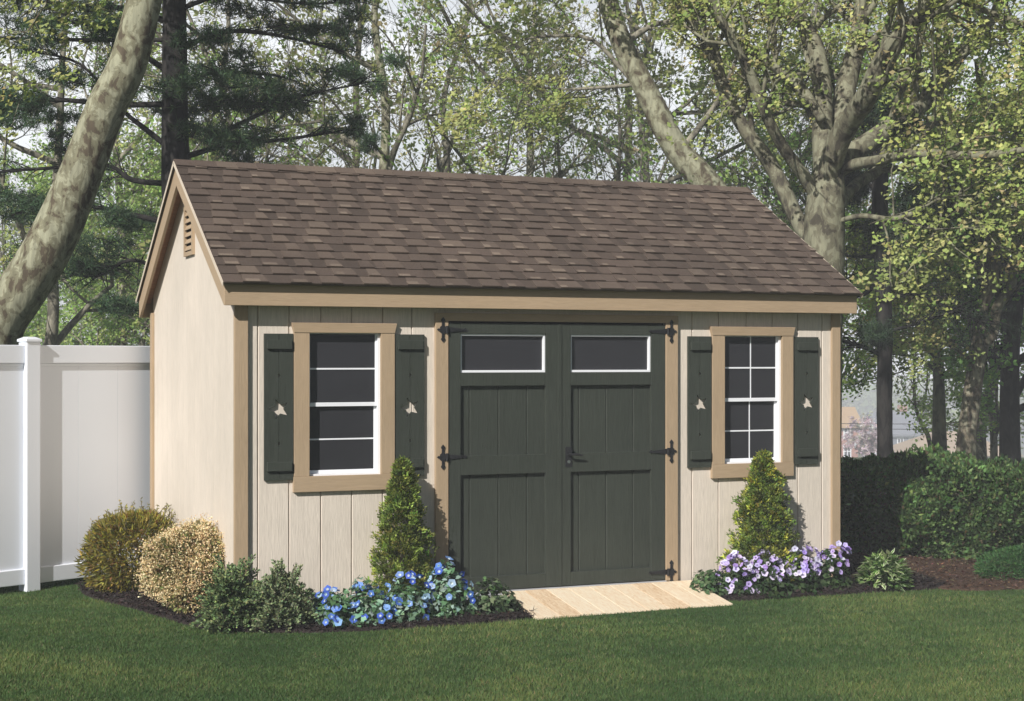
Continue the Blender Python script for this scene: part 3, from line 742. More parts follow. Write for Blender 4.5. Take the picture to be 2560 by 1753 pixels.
def mound(name, X, Y, rx, ry, h, seed, lcols, nleaf, lsz, fl=None, nfl=0, fsz=.02, label='', cat='flowers', group=None, topbias=0, z0=.0):
    s_ = plant(name, X, Y, label, cat, group)
    P, d, g = shell(nleaf, seed, rx, ry, h, .45, .22, -.05, 1.6); P[:, 2] = np.maximum(P[:, 2] + z0, .005)
    Vn = heartleaf(P, d + g.normal(0, .55, d.shape) + [0, 0, .3], g.uniform(.7, 1.25, len(P)) * lsz, g)
    npmesh('leaves', Vn, 6, palette(len(P), lcols, [3] * len(lcols), .2, g), M['leaf'], s_)
    if nfl:
        P, d, g = shell(nfl, seed + 5, rx * 1.03, ry * 1.05, h * 1.08, .93, .22, .02 + topbias, 2)
        fr = ((d @ TOCAM) > -.35) & (d[:, 2] > topbias + .02 + g.random(len(d)) * .12); P = P[fr]; d = d[fr]; P[:, 2] += z0 + .01
        V, c_ = flowers(P, d * .6 + TOCAM * .5 + g.normal(0, .35, d.shape), g.uniform(.8, 1.2, len(P)) * fsz, g, *fl)
        npmesh('blooms', V, 4, c_, M['petal'], s_)
    stems_mb(s_, h * .7, 8, rx * .6, .003, 'green_bark', seed)
    return s_
BL = ([(.06, .13, .56), (.10, .21, .64), (.22, .38, .74), (.42, .58, .82)], [(.75, .82, .85), (.55, .70, .85)])
lc = [(.12, .23, .10), (.08, .16, .07), (.22, .36, .24), (.34, .48, .38), (.06, .11, .05)]
BG = 'blue trumpet flowers along the front of the left bed'
mound('blue_flowers', xat(835, -.33), -.33, .15, .15, .20, 61, lc, 800, .026, BL, 46, .027, 'leftmost blue trumpet flower clump, next to the grey-green juniper', 'flowers', BG)
mound('blue_flowers', xat(920, -.36), -.36, .16, .15, .21, 62, lc, 800, .026, BL, 50, .027, 'blue trumpet flower clump in front of the cream wall left of the cone evergreen', 'flowers', BG)
mound('blue_flowers', xat(1015, -.4), -.40, .17, .13, .25, 63, lc, 850, .026, BL, 36, .027, 'blue trumpet flower clump at the foot of the cone evergreen', 'flowers', BG)
mound('blue_flowers', xat(1118, -.35), -.35, .19, .15, .31, 64, lc, 950, .026, BL, 30, .027, 'tallest blue trumpet flower clump in front of the door casing', 'flowers', BG)
mound('ivy', xat(1230, -.38), -.38, .19, .14, .19, 65, [(.06, .11, .045), (.10, .16, .07), (.17, .22, .12), (.035, .06, .03)], 750, .026, label='green ivy mound between the blue flowers and the wooden ramp', cat='ivy')
# right bed
PU = ([(.40, .28, .68), (.55, .44, .80), (.72, .64, .88), (.80, .76, .92)], [(.40, .28, .62), (.62, .55, .78)])
mound('ivy', xat(1780, -.25), -.25, .16, .14, .18, 71, [(.05, .10, .04), (.07, .13, .05), (.13, .19, .09)], 600, .024, label='dark green ivy between the ramp and the purple flowers', cat='ivy')
PG = 'purple flowers along the front of the right bed'
dk = [(.028, .055, .022), (.04, .075, .028), (.06, .10, .035)]
mound('purple_flowers', xat(1845, -.3), -.30, .14, .14, .20, 72, dk, 700, .024, PU, 90, .023, 'purple flower clump nearest the ramp, trailing down at its left', 'flowers', PG, -.05)
mound('purple_flowers', xat(1915, -.33), -.33, .16, .14, .23, 73, dk, 700, .024, PU, 120, .023, 'purple flower clump right in front of the wider cone evergreen', 'flowers', PG, .38)
mound('purple_flowers', xat(1995, -.3), -.30, .16, .14, .25, 74, dk, 700, .024, PU, 120, .023, 'purple flower clump before the wall between cone evergreen and shed corner', 'flowers', PG, .38)
mound('purple_flowers', xat(2075, -.27), -.27, .16, .14, .28, 75, dk, 700, .024, PU, 110, .023, 'purple flower clump at the shed corner next to the pale hosta', 'flowers', PG, .38)
# hosta
x, y = at(2210, 1462, 11.75); hs = plant('hosta', x, y, 'low mound of cream-edged pointed green leaves right of the purple flowers', 'hosta')
g = np.random.default_rng(81); n = 420; ang = g.uniform(0, 6.283, n); el_ = g.uniform(.05, 1.45, n)
rd_ = np.stack([np.cos(ang) * np.cos(el_), np.sin(ang) * np.cos(el_), np.sin(el_)], 1)
C0 = rd_ * np.array([.21, .17, .25]) * g.uniform(.75, 1, (n, 1)); Dr = rd_ * [1, 1, .2] + [0, 0, .0] + g.normal(0, .25, (n, 3)); Dr[:, 2] -= .15
Dr = unit(Dr); Up = unit(rd_ + [0, 0, .5]); Sd = unit(np.cross(Dr, Up)); Ln = g.uniform(.05, .085, n)[:, None]; W_ = Ln * .42
def hl(wf, off):
    return np.stack([C0 + Up * off, C0 + Dr * Ln * .4 + Sd * W_ * wf * .5 + Up * off, C0 + Dr * Ln * (.9 if wf < 1 else 1) + Up * (off - .004), C0 + Dr * Ln * .4 - Sd * W_ * wf * .5 + Up * off], 1).reshape(-1, 3)
npmesh('leaf_edges', hl(1, 0), 4, palette(n, [(.68, .74, .44), (.78, .82, .58), (.36, .50, .18)], [2, 2, 2], .1, g), M['leaf'], hs)
npmesh('leaves', hl(.55, .0025), 4, palette(n, [(.13, .24, .06), (.18, .30, .08)], [1, 1], .1, g), M['leaf'], hs)
P, d, g = shell(900, 82, .17, .15, .2, .4, .1, 0); npmesh('inner_leaves', leafverts(P, d, .05, .022), 4, palette(len(P), [(.10, .18, .05), (.06, .11, .03)], [1, 1], .2), M['leaf'], hs)
# soft green mound far right
x, y = at(2530, 1462, 12.3); fm = plant('fern_mound', x, y, 'soft bright green feathery mound in the brown bed below the hedge', 'plant')
P, d, g = shell(5200, 83, .26, .22, .2, .5, .25, 0); npmesh('foliage', leafverts(P, d + g.normal(0, .7, d.shape), g.uniform(.02, .045, len(P)), .008), 4, palette(len(P), [(.07, .17, .055), (.05, .12, .04), (.12, .22, .07)], [3, 3, 1], .2), M['leaf'], fm)
stems_mb(fm, .12, 8, .15, .003, 'green_bark', 5)
for k_, (px_, py_, t_, lb) in enumerate([(2345, 1398, 13.2, 'small pale leafy seedling at the foot of the hedge'), (2415, 1402, 13.0, 'tiny pale seedling right of the other at the foot of the hedge')]):
    x, y = at(px_, py_ + 10, t_); sd = plant('seedling', x, y, lb, 'plant'); g = np.random.default_rng(90 + k_)
    P = g.uniform(-1, 1, (34, 3)) * [.14, .06, .05] + [0, 0, .08]
    npmesh('leaves', heartleaf(P, g.normal(0, .5, P.shape) + [0, 0, 1], .022, g), 6, palette(len(P), [(.16, .22, .10), (.10, .16, .06)], [1, 1], .15, g), M['leaf'], sd); stems_mb(sd, .07, 5, .09, .002, 'green_bark', 7)

# ------------------------------------------------------------------ hedge
def hedge():
    p0 = dep(2060, 1400, 13.6); p1 = dep(3300, 1400, 13.0); t_ = unit((p1 - p0) * [1, 1, 0]); nrm = np.array([-t_[1], t_[0], 0.])
    root = empty('hedge', (float(p0[0]), float(p0[1]), -.14), 'long clipped dark green hedge behind the right bed', 'hedge')
    L_ = float(np.linalg.norm((p1 - p0)[:2])); g = np.random.default_rng(101); H = .775; DW = 1.3
    n = 62000; which = g.random(n); u = g.uniform(0, L_, n)
    v = np.where(which < .6, 0.0, g.uniform(0, DW, n)); z = np.where(which < .6, g.uniform(0.02, H, n), H)
    # rounded shoulder and lumps
    lum = .07 * np.sin(u * 4.1 + z * 5) + .05 * np.sin(u * 9.3 - z * 8 + v * 4) + .04 * np.sin(u * 17 + z * 13 + v * 11) + .03 * np.sin(u * 31 - z * 25)
    sh = np.clip((z - (H - .25)) / .25, 0, 1)
    front = which < .6
    inn = g.random(n) ** 1.7 * .22
    v = np.where(front, lum + .12 * sh ** 2 + inn + .10 * np.sin(z / H * 3.14 + .3) * -1, v + .1)
    z = np.where(front, z, H + lum * .8 - inn * .6 - .08 * np.clip(1 - v / .25, 0, 1) ** 2)
    base = p0 + t_[None] * u[:, None] + nrm[None] * v[:, None]; base[:, 2] = z
    base[:, :2] -= p0[:2]
    outd = np.where(front[:, None], -nrm[None] + [0, 0, .4], np.array([[0, 0, 1.]])) + g.normal(0, .7, (n, 3))
    V = leafverts(base, outd, g.uniform(.03, .065, n), g.uniform(.02, .036, n))
    tone = np.sin(u * 2.3 + 1) * .15 + np.sin(u * 7 + z * 6) * .12
    c = palette(n, [(.105, .195, .060), (.072, .135, .045), (.165, .255, .083), (.105, .090, .045), (.210, .285, .105)], [4, 4, 2, .8, .7], .25) * np.exp(tone)[:, None] * .92
    npmesh('foliage', V, 4, np.clip(c, 0, 1), M['leaf'], root)
    mb = MB(); rg_ = random.Random(5)
    for k in range(int(L_ / .16)):
        uu = k * .16 + rg_.uniform(-.05, .05); q0 = t_ * uu + nrm * .45; q0 = q0 + 0
        for j in range(3):
            q1 = q0 + t_ * rg_.uniform(-.25, .25) + nrm * rg_.uniform(-.35, .35)
            mb.tube([(q0[0], q0[1], 0), ((q0[0] * .4 + q1[0] * .6), (q0[1] * .4 + q1[1] * .6), .4), (q1[0], q1[1], .70)], [.013, .009, .004], 5)
    mb.build('stems', M['grey_bark'], root)
hedge()

# ------------------------------------------------------------------ grass
def grass():
    n = 620000; g = np.random.default_rng(201)
    # denser near the camera
    t = 7.35 + 8.2 * g.random(n) ** 1.35; u = g.uniform(-.42, .42, n) * t
    x = CAM[0] + t * _s + u * _c; y = CAM[1] + t * _c - u * _s
    jx = x + g.normal(0, .012, n); jy = y + g.normal(0, .012, n)
    ok = ~inpoly(jx, jy, [(p.x, p.y) for p in QL]) & ~inpoly(jx, jy, [(p.x, p.y) for p in QR]) & ~inpoly(jx, jy, [(p.x, p.y) for p in QB])
    ok &= ~((x > -.02) & (x < Wd + .02) & (y > -.02) & (y < Dp + .1)) & ~((jx > RX0) & (jx < RX1) & (jy > -.615) & (jy < 0))
    ok &= ~((x > -.02) & (x < Wd) & (y > Dp)) 
    x = x[ok]; y = y[ok]; n = len(x)
    pat = np.sin(x * 2.1 + 1.7 * np.sin(y * 1.3)) + np.sin(y * 3.7 + 2 * np.sin(x * 1.9 + 2)) + .8 * np.sin(x * 7.3 + y * 5.1) * np.sin(y * 8.7 - x * 3) + .7 * np.sin(x * 15 - y * 9) * np.sin(x * 11 + y * 17)
    h = g.uniform(.012, .026, n) * (1 + .12 * pat); a = g.uniform(0, 6.283, n); wd_ = g.uniform(.0022, .0042, n)
    B = np.stack([x, y, gz(x, y) - .004], 1); sx_ = np.stack([np.cos(a), np.sin(a), np.zeros(n)], 1) * wd_[:, None]
    ln = g.normal(0, .5, (n, 2)) * h[:, None]
    T = B + np.stack([ln[:, 0], ln[:, 1], h], 1)
    V = np.stack([B - sx_, B + sx_, T], 1).reshape(-1, 3)
    c = palette(n, [(.088, .15, .042), (.065, .125, .038), (.125, .16, .052), (.19, .17, .09)], [4, 4, 2, .35], .1, g)
    c *= np.exp(.13 * pat)[:, None]; c[:, 0] *= 1 + .09 * pat
    o = npmesh('grass', V, 3, np.clip(c, 0, 1), M['blade']); tag(o, 'short mown green lawn grass in front of the shed', 'grass', kind='stuff')
grass()

# ------------------------------------------------------------------ trees
SPRING = [(.460, .517, .161), (.356, .425, .127), (.575, .598, .230), (.241, .322, .092), (.552, .460, .230)]
def smooth_path(pts, rad, n=4):
    pts = [np.array(p, float) for p in pts]; out_, ro = [], []
    for i in range(len(pts) - 1):
        a, p, q, d = pts[max(i - 1, 0)], pts[i], pts[i + 1], pts[min(i + 2, len(pts) - 1)]
        for k in range(n):
            t = k / n; out_.append(.5 * ((2 * p) + (q - a) * t + (2 * a - 5 * p + 4 * q - d) * t * t + (3 * p - a - 3 * q + d) * t ** 3)); ro.append(rad[i] + (rad[i + 1] - rad[i]) * t)
    out_.append(pts[-1]); ro.append(rad[-1]); return out_, ro
class Tree:
    def __init__(s, seed): s.g = random.Random(seed); s.ng = np.random.default_rng(seed); s.mb = MB(); s.tw = []; s.tr = MB()
    def rdir(s, d, spread):
        v = Vector(d).normalized(); r_ = Vector((s.g.gauss(0, 1), s.g.gauss(0, 1), s.g.gauss(0, 1)))
        r_ = (r_ - v * r_.dot(v)).normalized(); return (v * math.cos(spread) + r_ * math.sin(spread)).normalized()
    def grow(s, p, d, ln, r, lvl, maxl, up=.12, wob=.22, sides=6):
        """a limb that wanders, with side limbs"""
        n = max(4, int(5 - lvl * .3)); pts = [Vector(p)]; rad = [r]; dd = Vector(d).normalized()
        for k in range(n):
            dd = (dd + Vector((s.g.gauss(0, wob), s.g.gauss(0, wob), s.g.gauss(0, wob) + up))).normalized()
            pts.append(pts[-1] + dd * ln / n); rad.append(r * (1 - .72 * (k + 1) / n))
        s.mb.tube(pts, rad, max(3, sides - lvl), cap=False)
        if lvl >= maxl - 1: s.tw.append((pts, ln))
        if lvl >= maxl: return
        m_ = s.g.randint(4, 6) if lvl < maxl - 1 else s.g.randint(4, 7)
        for k in range(m_):
            t = s.g.uniform(.25, 1.0) * n; i = min(int(t), n - 1); f_ = t - i
            q = pts[i].lerp(pts[i + 1], f_); rr = rad[i] * (1 - f_) + rad[i + 1] * f_
            s.grow(q, s.rdir(pts[i + 1] - pts[i], s.g.uniform(.5, 1.15)), ln * s.g.uniform(.42, .68), max(rr * .62, .004), lvl + 1, maxl, up, wob, sides)
    def limb(s, pts, rad, side=6, ln=1.6, maxl=2, sides=9, start=.2, trunk=False, up=.12):
        P, r_ = smooth_path(pts, rad)
        (s.tr if trunk else s.mb).tube(P, r_, sides)
        n = len(P) - 1
        for k in range(side):
            t = s.g.uniform(start, 1) * n; i = min(int(t), n - 1); q = Vector(P[i]).lerp(Vector(P[i + 1]), t - i)
            s.grow(q, s.rdir(Vector(P[i + 1]) - Vector(P[i]), s.g.uniform(.6, 1.2)), ln * s.g.uniform(.6, 1.2), max(min(r_[i] * .45, .06), .012), 1, maxl, up)
        return P, r_
    def leaves(s, per, sz, cols, spread=.16, wts=(4, 4, 3, 2, 1)):
        C = []
        for pts, ln in s.tw:
            k = int(per * ln * .54 + s.ng.random()); a = np.array([tuple(p) for p in pts])
            t = s.ng.uniform(.15, 1, k) * (len(a) - 1); i = np.minimum(t.astype(int), len(a) - 2); f_ = (t - i)[:, None]
            C.append(a[i] * (1 - f_) + a[i + 1] * f_)
        C = np.concatenate(C); n = len(C); m_ = 8
        C = np.repeat(C + s.ng.normal(0, spread * .5, (n, 3)), m_, 0) + s.ng.normal(0, spread * .32, (n * m_, 3))
        D = s.ng.normal(0, 1, C.shape) + [0, 0, -.1]; lt = -np.array(SUN) + [0, 0, .15]; lt /= np.linalg.norm(lt)   # leaves turn their blades to the light
        D = D - lt * (D @ lt)[:, None] * .75
        V = leafverts(C, D, s.ng.uniform(.6, 1.3, len(C)) * sz, s.ng.uniform(.45, .95, len(C)) * sz, rg=s.ng, face=lt)
        cc = np.repeat(palette(n, cols, wts[:len(cols)], .16, s.ng), m_, 0) * np.exp(s.ng.normal(0, .12, (n * m_, 1)))
        return V, np.clip(cc, 0, 1)
    def build(s, name, label, cat, loc, bark, bark2=None, lv=None, group=None, leafmat='tree_leaf', crown='crown'):
        loc = np.array(loc, float); root = empty(name, tuple(loc), label, cat, group)
        off = lambda mb: [(v[0] - loc[0], v[1] - loc[1], v[2] - loc[2]) for v in mb.v]
        if s.tr.v: s.tr.v = off(s.tr); s.tr.build('trunk', bark, root, smooth=True)
        if s.mb.v: s.mb.v = off(s.mb); s.mb.build('branches', bark2 or bark, root, smooth=True)
        if lv is not None:
            V, c = lv; npmesh(crown, V - loc, 4, c, M[leafmat], root)
        return root
def base_of(px, t):
    p = dep(px, 1000, t); return np.array([p[0], p[1], float(gz(p[0], p[1])) - .1])
def pp(pts, t, w=None):
    """pixel polyline with widths at depth t (or per-point depth offsets) -> points, radii"""
    P, r_ = [], []
    for q in pts:
        dt = q[3] if len(q) > 3 else 0; P.append(dep(q[0], q[1], t + dt)); r_.append(q[2] * (t + dt) / F / 2)
    return P, r_

# 1. leaning plane tree on the left
T = Tree(301); t = 16.0
P, r_ = pp([(-10, 830, 128), (45, 740, 122), (100, 655, 120), (146, 568, 116), (203, 432, 105), (265, 270, 97), (319, 162, 93), (361, 0, 86), (395, -160, 78), (410, -400, 62), (440, -700, 40)], t)
b0 = base_of(-150, t); P = [b0, b0 * .45 + P[0] * .55 + np.array([-.02, 0, 0])] + P; r_ = [.36, .30] + r_
T.limb(P, r_, 0, sides=16, trunk=True)
for q in range(3):
    i = random.uniform(9, 12); a = Vector(P[int(i)]).lerp(Vector(P[min(int(i) + 1, 12)]), i % 1)
    T.grow(a, T.rdir((0, 0, 1), 1.0), 3.2, .07, 0, 3, .02)
T.build('plane_tree', 'thick pale mottled plane tree trunk leaning right behind the white fence', 'tree', b0, M['plane_bark'], M['plane_bark'], T.leaves(10, .07, SPRING))

# 2. pine with horizontal boughs
def needles(C, g, k=14, ln=.13, wd=.008):
    n = len(C); CC = np.repeat(C, k, 0) + g.normal(0, .02, (n * k, 3)); D = g.normal(0, 1, (n * k, 3)) + [0, 0, .45]
    D = unit(D) * (ln * g.uniform(.7, 1.1, (n * k, 1))); S = unit(np.cross(D, g.normal(size=D.shape))) * wd
    return np.stack([CC - S * .5, CC + S * .5, CC + D], 1).reshape(-1, 3)
def pine(seed, name, label, trunk, t, limbs, clumps, bark='dark_bark', cols=((.055, .105, .050), (.038, .075, .038), (.09, .14, .055)), nt=.42, wd=.010):
    g = np.random.default_rng(seed); rg_ = random.Random(seed)
    P, r_ = pp(trunk, t); b0 = base_of(trunk[0][0], t); P = [b0] + P; r_ = [r_[0] * 1.25] + r_
    root = empty(name, tuple(b0), label, 'tree'); o = lambda v: (v[0] - b0[0], v[1] - b0[1], v[2] - b0[2])
    Ps, rs = smooth_path(P, r_); rs = [q * (1 + rg_.uniform(-.04, .07)) for q in rs]
    MB().tube([o(p) for p in Ps], rs, 12).build('trunk', M[bark], root, smooth=True)
    mb = MB(); C = []
    for lb in limbs:
        Q, rr = pp(lb, t); Qs, rs = smooth_path(Q, rr, 4); mb.tube([o(p) for p in Qs], rs, 6, cap=False)
        for k in range(len(Qs) * 2):
            i = rg_.uniform(.25, 1) * (len(Qs) - 1.01); a = Vector(Qs[int(i)]).lerp(Vector(Qs[int(i) + 1]), i % 1)
            dd = Vector(Qs[int(i) + 1]) - Vector(Qs[int(i)]); dd = (dd.normalized() + Vector((rg_.gauss(0, .6), rg_.gauss(0, .6), rg_.gauss(0, .35)))).normalized()
            e = a + dd * rg_.uniform(.25, .7); m_ = a.lerp(e, .5) + Vector((0, 0, .03)); mb.tube([o(a), o(m_), o(e)], [.009, .006, .003], 4, cap=False)
            if rg_.random() < .45: C += [tuple(a.lerp(e, q)) for q in (.6, .8, 1)]
    for cx, cy, rx, ry, n, *dt in clumps:
        c0 = dep(cx, cy, t + (dt[0] if dt else 0)); sx_, sy_ = rx * t / F, ry * t / F; n = int(n * nt)
        # several flat fans of twigs inside each clump
        fans = max(4, n // 34)
        for f_ in range(fans):
            fc = c0 + np.array([_c, -_s, 0]) * g.normal(0, .55) * sx_ + np.array([_s, _c, 0]) * g.normal(0, .6) + np.array([0, 0, 1]) * g.normal(0, .5) * sy_
            hub = fc + g.normal(0, .05, 3); kk = 34
            a = g.uniform(0, 6.283, kk); rr = np.sqrt(g.random(kk)) * min(.55, sx_ * .6)
            pts = np.stack([np.cos(a) * rr, np.sin(a) * rr * .8, g.normal(0, .05, kk) + .08 * rr], 1) + fc
            C += [tuple(p) for p in pts]
            for p in pts[::5]: mb.tube([o(hub), o((hub + p) / 2 + np.array([0, 0, .02])), o(p)], [.008, .005, .003], 3, cap=False)
    mb.build('boughs', M[bark], root, smooth=True)
    C = np.array(C) - b0
    V = needles(C, g, 14, .14, wd); npmesh('needles', V, 3, palette(len(V) // 3, cols, [3, 3, 1.2], .2, g), M['needle'], root)
    return root
pine(311, 'pine_tree', 'tall dark pine with straight trunk and drooping boughs behind the left gable',
     [(440, 860, 74), (440, 600, 70), (438, 400, 66), (437, 200, 62), (436, 0, 58), (434, -300, 48), (432, -700, 25)], 20,
     [[(436, 130, 16), (560, 80, 12), (700, 90, 8), (860, 130, 5)], [(436, 60, 18), (300, 20, 14), (150, 10, 10), (-40, -10, 6)],
      [(436, 190, 18), (330, 120, 12), (220, 60, 10), (60, 60, 6)], [(436, 260, 16), (290, 262, 14), (120, 250, 11), (-60, 280, 6)],
      [(436, 380, 16), (360, 320, 14), (300, 270, 10), (200, 160, 7), (80, 130, 5)], [(430, 460, 16), (330, 450, 14), (270, 415, 10), (130, 420, 9), (0, 430, 6)],
      [(430, 560, 15), (300, 530, 13), (200, 515, 9), (60, 530, 5)], [(436, 300, 15), (540, 330, 13), (640, 290, 10), (760, 240, 6), (900, 210, 4)],
      [(440, 400, 16), (560, 365, 13), (700, 350, 9), (840, 330, 5)], [(436, 220, 14), (540, 180, 10), (700, 190, 6)],
      [(436, 30, 14), (560, -10, 10), (760, 10, 6), (900, 0, 4)], [(430, 690, 12), (330, 650, 10), (240, 690, 8), (150, 680, 5)], [(436, 100, 12), (200, 100, 10), (0, 95, 6)]],
     [(110, 28, 190, 30, 520), (60, 10, 120, 22, 260), (300, 130, 60, 60, 220), (60, 270, 130, 38, 620), (210, 320, 70, 70, 260), (560, 225, 170, 50, 1100), (440, 250, 90, 40, 380), (640, 250, 110, 34, 420),
      (580, 378, 110, 20, 420), (520, 350, 80, 20, 220), (60, 500, 80, 26, 300), (80, 540, 120, 22, 260), (300, 560, 60, 20, 120), (240, 620, 110, 30, 360), (270, 670, 90, 24, 240), (60, 330, 90, 20, 180),
      (780, 90, 90, 30, 210), (640, 20, 90, 26, 240), (850, 25, 60, 22, 160), (930, 175, 60, 50, 190, 3), (905, 330, 50, 34, 120, 3), (210, 180, 80, 30, 170), (540, 130, 70, 26, 170), (120, 120, 90, 18, 120), (10, 690, 50, 40, 90), (300, 770, 60, 24, 90)])

# 3. pale leaning plane tree, centre right
T = Tree(321); t = 24
P, r_ = pp([(1900, 800, 96), (1850, 600, 86), (1775, 470, 74), (1690, 370, 66), (1613, 222, 58), (1556, 111, 54), (1515, -20, 48), (1490, -200, 40), (1500, -450, 25)], t)
b0 = base_of(1930, t); T.limb([b0] + P, [.33] + r_, 0, sides=14, trunk=True)
for pts in ([(1840, 480, 14), (1740, 500, 10)],): pass
for lb in ([(1640, 270, 16), (1560, 180, 12), (1480, 100, 10), (1380, 90, 8), (1300, 100, 5)], [(1560, 110, 20), (1640, 60, 14), (1720, 65, 10), (1800, 120, 6)], [(1700, 380, 18), (1790, 260, 14), (1840, 150, 9), (1880, 40, 5)], [(1600, 210, 12), (1520, 218, 9), (1380, 222, 6), (1250, 190, 4)], [(1530, 20, 20), (1440, -40, 14), (1300, -60, 9)]):
    P, r_ = pp(lb, t); T.limb(P, r_, 7, 1.7, 2)
for k in range(5):
    T.grow(dep(1495 + k * 5, -60 - k * 60, t), T.rdir((0, 0, 1), .9), 3, .06, 0, 3, .05)
T.build('plane_tree', 'smooth pale plane tree leaning left behind the middle of the roof', 'tree', b0, M['plane_bark'], M['grey_bark'], T.leaves(10, .075, SPRING))

# 4. big many-limbed plane tree, right
T = Tree(331); t = 18.5
P, r_ = pp([(2050, 760, 112), (2060, 640, 104), (2062, 540, 100), (2068, 470, 92), (2080, 425, 58)], t)
b0 = base_of(2030, t); T.limb([b0] + P, [.34] + r_, 0, sides=16, trunk=True)
LIMBS = [
 [(2040, 610, 44), (1999, 560, 42, .2), (1931, 418, 38, .4), (1858, 317, 35, .5), (1807, 215, 32, .6), (1773, 102, 30, .7), (1694, 0, 24, .9), (1620, -120, 14, 1)],
 [(2050, 500, 40), (2010, 440, 34, -.1), (1954, 362, 30, -.3), (1914, 283, 28, -.5), (1869, 170, 26, -.6), (1830, 102, 24, -.7), (1780, 0, 18, -.8), (1730, -140, 10, -.9)],
 [(2056, 300, 24), (1999, 215, 26, .3), (1931, 164, 24, .5), (1869, 119, 22, .6), (1790, 50, 18, .7), (1720, -20, 12, .8)],
 [(2064, 520, 40), (2060, 440, 52, .05), (2056, 340, 52, .2), (2056, 226, 50, .5), (2040, 124, 44, .7), (2010, 62, 38, .9), (1982, -10, 32, 1), (1950, -150, 20, 1.2)],
 [(2066, 520, 40), (2074, 460, 56, .05), (2090, 396, 58, .2), (2112, 237, 54, .6), (2135, 141, 48, .8), (2152, 56, 42, 1), (2160, -30, 36, 1.2), (2180, -220, 22, 1.4)],
 [(2062, 520, 40), (2070, 450, 56, -.06), (2085, 385, 60, -.2), (2112, 322, 58, -.4), (2169, 237, 56, -.9), (2197, 170, 50, -1.1), (2231, 113, 44, -1.3), (2276, 62, 38, -1.5), (2322, -5, 34, -1.7), (2380, -160, 20, -2)],
 [(2190, 180, 20, -1), (2271, 57, 20, -1.2), (2339, 17, 20, -1.3), (2395, 0, 18, -1.4), (2480, 34, 16, -1.5), (2580, 66, 12, -1.6), (2700, 90, 6, -1.7)],
 [(2068, 500, 40), (2085, 440, 52), (2112, 396, 52, .1), (2197, 339, 52, .3), (2271, 283, 48, .5), (2327, 243, 44, .7), (2395, 141, 38, .9), (2452, 85, 32, 1.1), (2500, 10, 26, 1.3), (2560, -120, 14, 1.5)],
 [(2095, 430, 34), (2135, 412, 30, -.2), (2197, 401, 27, -.6), (2282, 383, 26, -1), (2395, 390, 24, -1.3), (2497, 385, 20, -1.6), (2580, 370, 15, -1.9), (2720, 340, 7, -2)],
 [(2090, 520, 34), (2107, 498, 32, .2), (2146, 458, 30, .5), (2197, 424, 28, .8), (2225, 362, 26, 1), (2282, 328, 22, 1.2), (2380, 300, 12, 1.4)],
 [(2080, 560, 14), (2150, 540, 14, -.4), (2230, 548, 14, -.7), (2290, 530, 13, -.9), (2340, 500, 9, -1), (2400, 490, 5, -1.1)],
]
for lb in LIMBS:
    P, r_ = pp(lb, t); T.limb(P, r_, 10, 1.5, 2, start=.3)
for k in range(5):
    T.grow(dep(2000 + k * 90, -140, t), T.rdir((0, 0, 1), .8), 2.6, .05, 0, 3, .05)
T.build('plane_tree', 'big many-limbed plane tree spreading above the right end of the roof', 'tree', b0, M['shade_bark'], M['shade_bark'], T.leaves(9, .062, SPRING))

# 5. dark conifer trunk on the right
pine(341, 'spruce_tree', 'dark straight conifer trunk just right of the shed above the hedge',
     [(2213, 1150, 40), (2211, 1000, 38), (2212, 850, 38), (2207, 700, 38), (2200, 560, 42), (2200, 440, 38), (2196, 300, 28), (2190, 100, 16)], 19.5,
     [[(2210, 690, 16), (2150, 740, 11), (2110, 700, 8)], [(2210, 890, 15), (2160, 868, 12), (2105, 852, 10), (2040, 835, 6)], [(2205, 620, 14), (2260, 560, 10), (2330, 560, 8), (2400, 520, 5)], [(2210, 760, 9), (2270, 735, 8), (2350, 760, 6), (2440, 800, 4)],
      [(2200, 480, 12), (2130, 440, 8), (2090, 480, 5)], [(2210, 830, 9), (2290, 810, 7), (2390, 780, 6), (2450, 810, 4)], [(2210, 640, 9), (2120, 640, 7), (2080, 600, 4)]],
     [(2200, 470, 60, 60, 260), (2200, 620, 50, 40, 150), (2120, 470, 50, 30, 110), (2290, 520, 70, 24, 120), (2200, 380, 50, 50, 160), (2180, 290, 60, 40, 120), (2140, 840, 50, 20, 50)],
     cols=((.03, .055, .028), (.022, .045, .022), (.05, .08, .035)))

# 6. mossy trunk
T = Tree(351); t = 25
b0 = base_of(2350, t)
P, r_ = pp([(2348, 1060, 34), (2347, 950, 28), (2345, 870, 26), (2348, 700, 24), (2352, 500, 22), (2350, 250, 18), (2345, 0, 12)], t); T.limb([b0] + P, [.15] + r_, 12, 1.8, 2, sides=12, trunk=True, start=.35)
for lb in ([(2345, 880, 16), (2300, 822, 14), (2262, 770, 12), (2232, 735, 9), (2180, 700, 5)], [(2345, 930, 12), (2300, 900, 10), (2240, 885, 7), (2180, 890, 4)], [(2345, 900, 11), (2310, 870, 9), (2260, 850, 6)], [(2350, 840, 10), (2400, 860, 8), (2440, 880, 5)], [(2350, 780, 10), (2290, 740, 7), (2220, 760, 4)]):
    P, r_ = pp(lb, t); T.limb(P, r_, 7, 1.3, 2)
T.build('tree', 'slender mossy green trunk between the dark conifer and the forked plane', 'tree', b0, M['green_bark'], M['green_bark'], T.leaves(10, .07, [(.350, .525, .112), (.250, .413, .088), (.425, .575, .163)]))

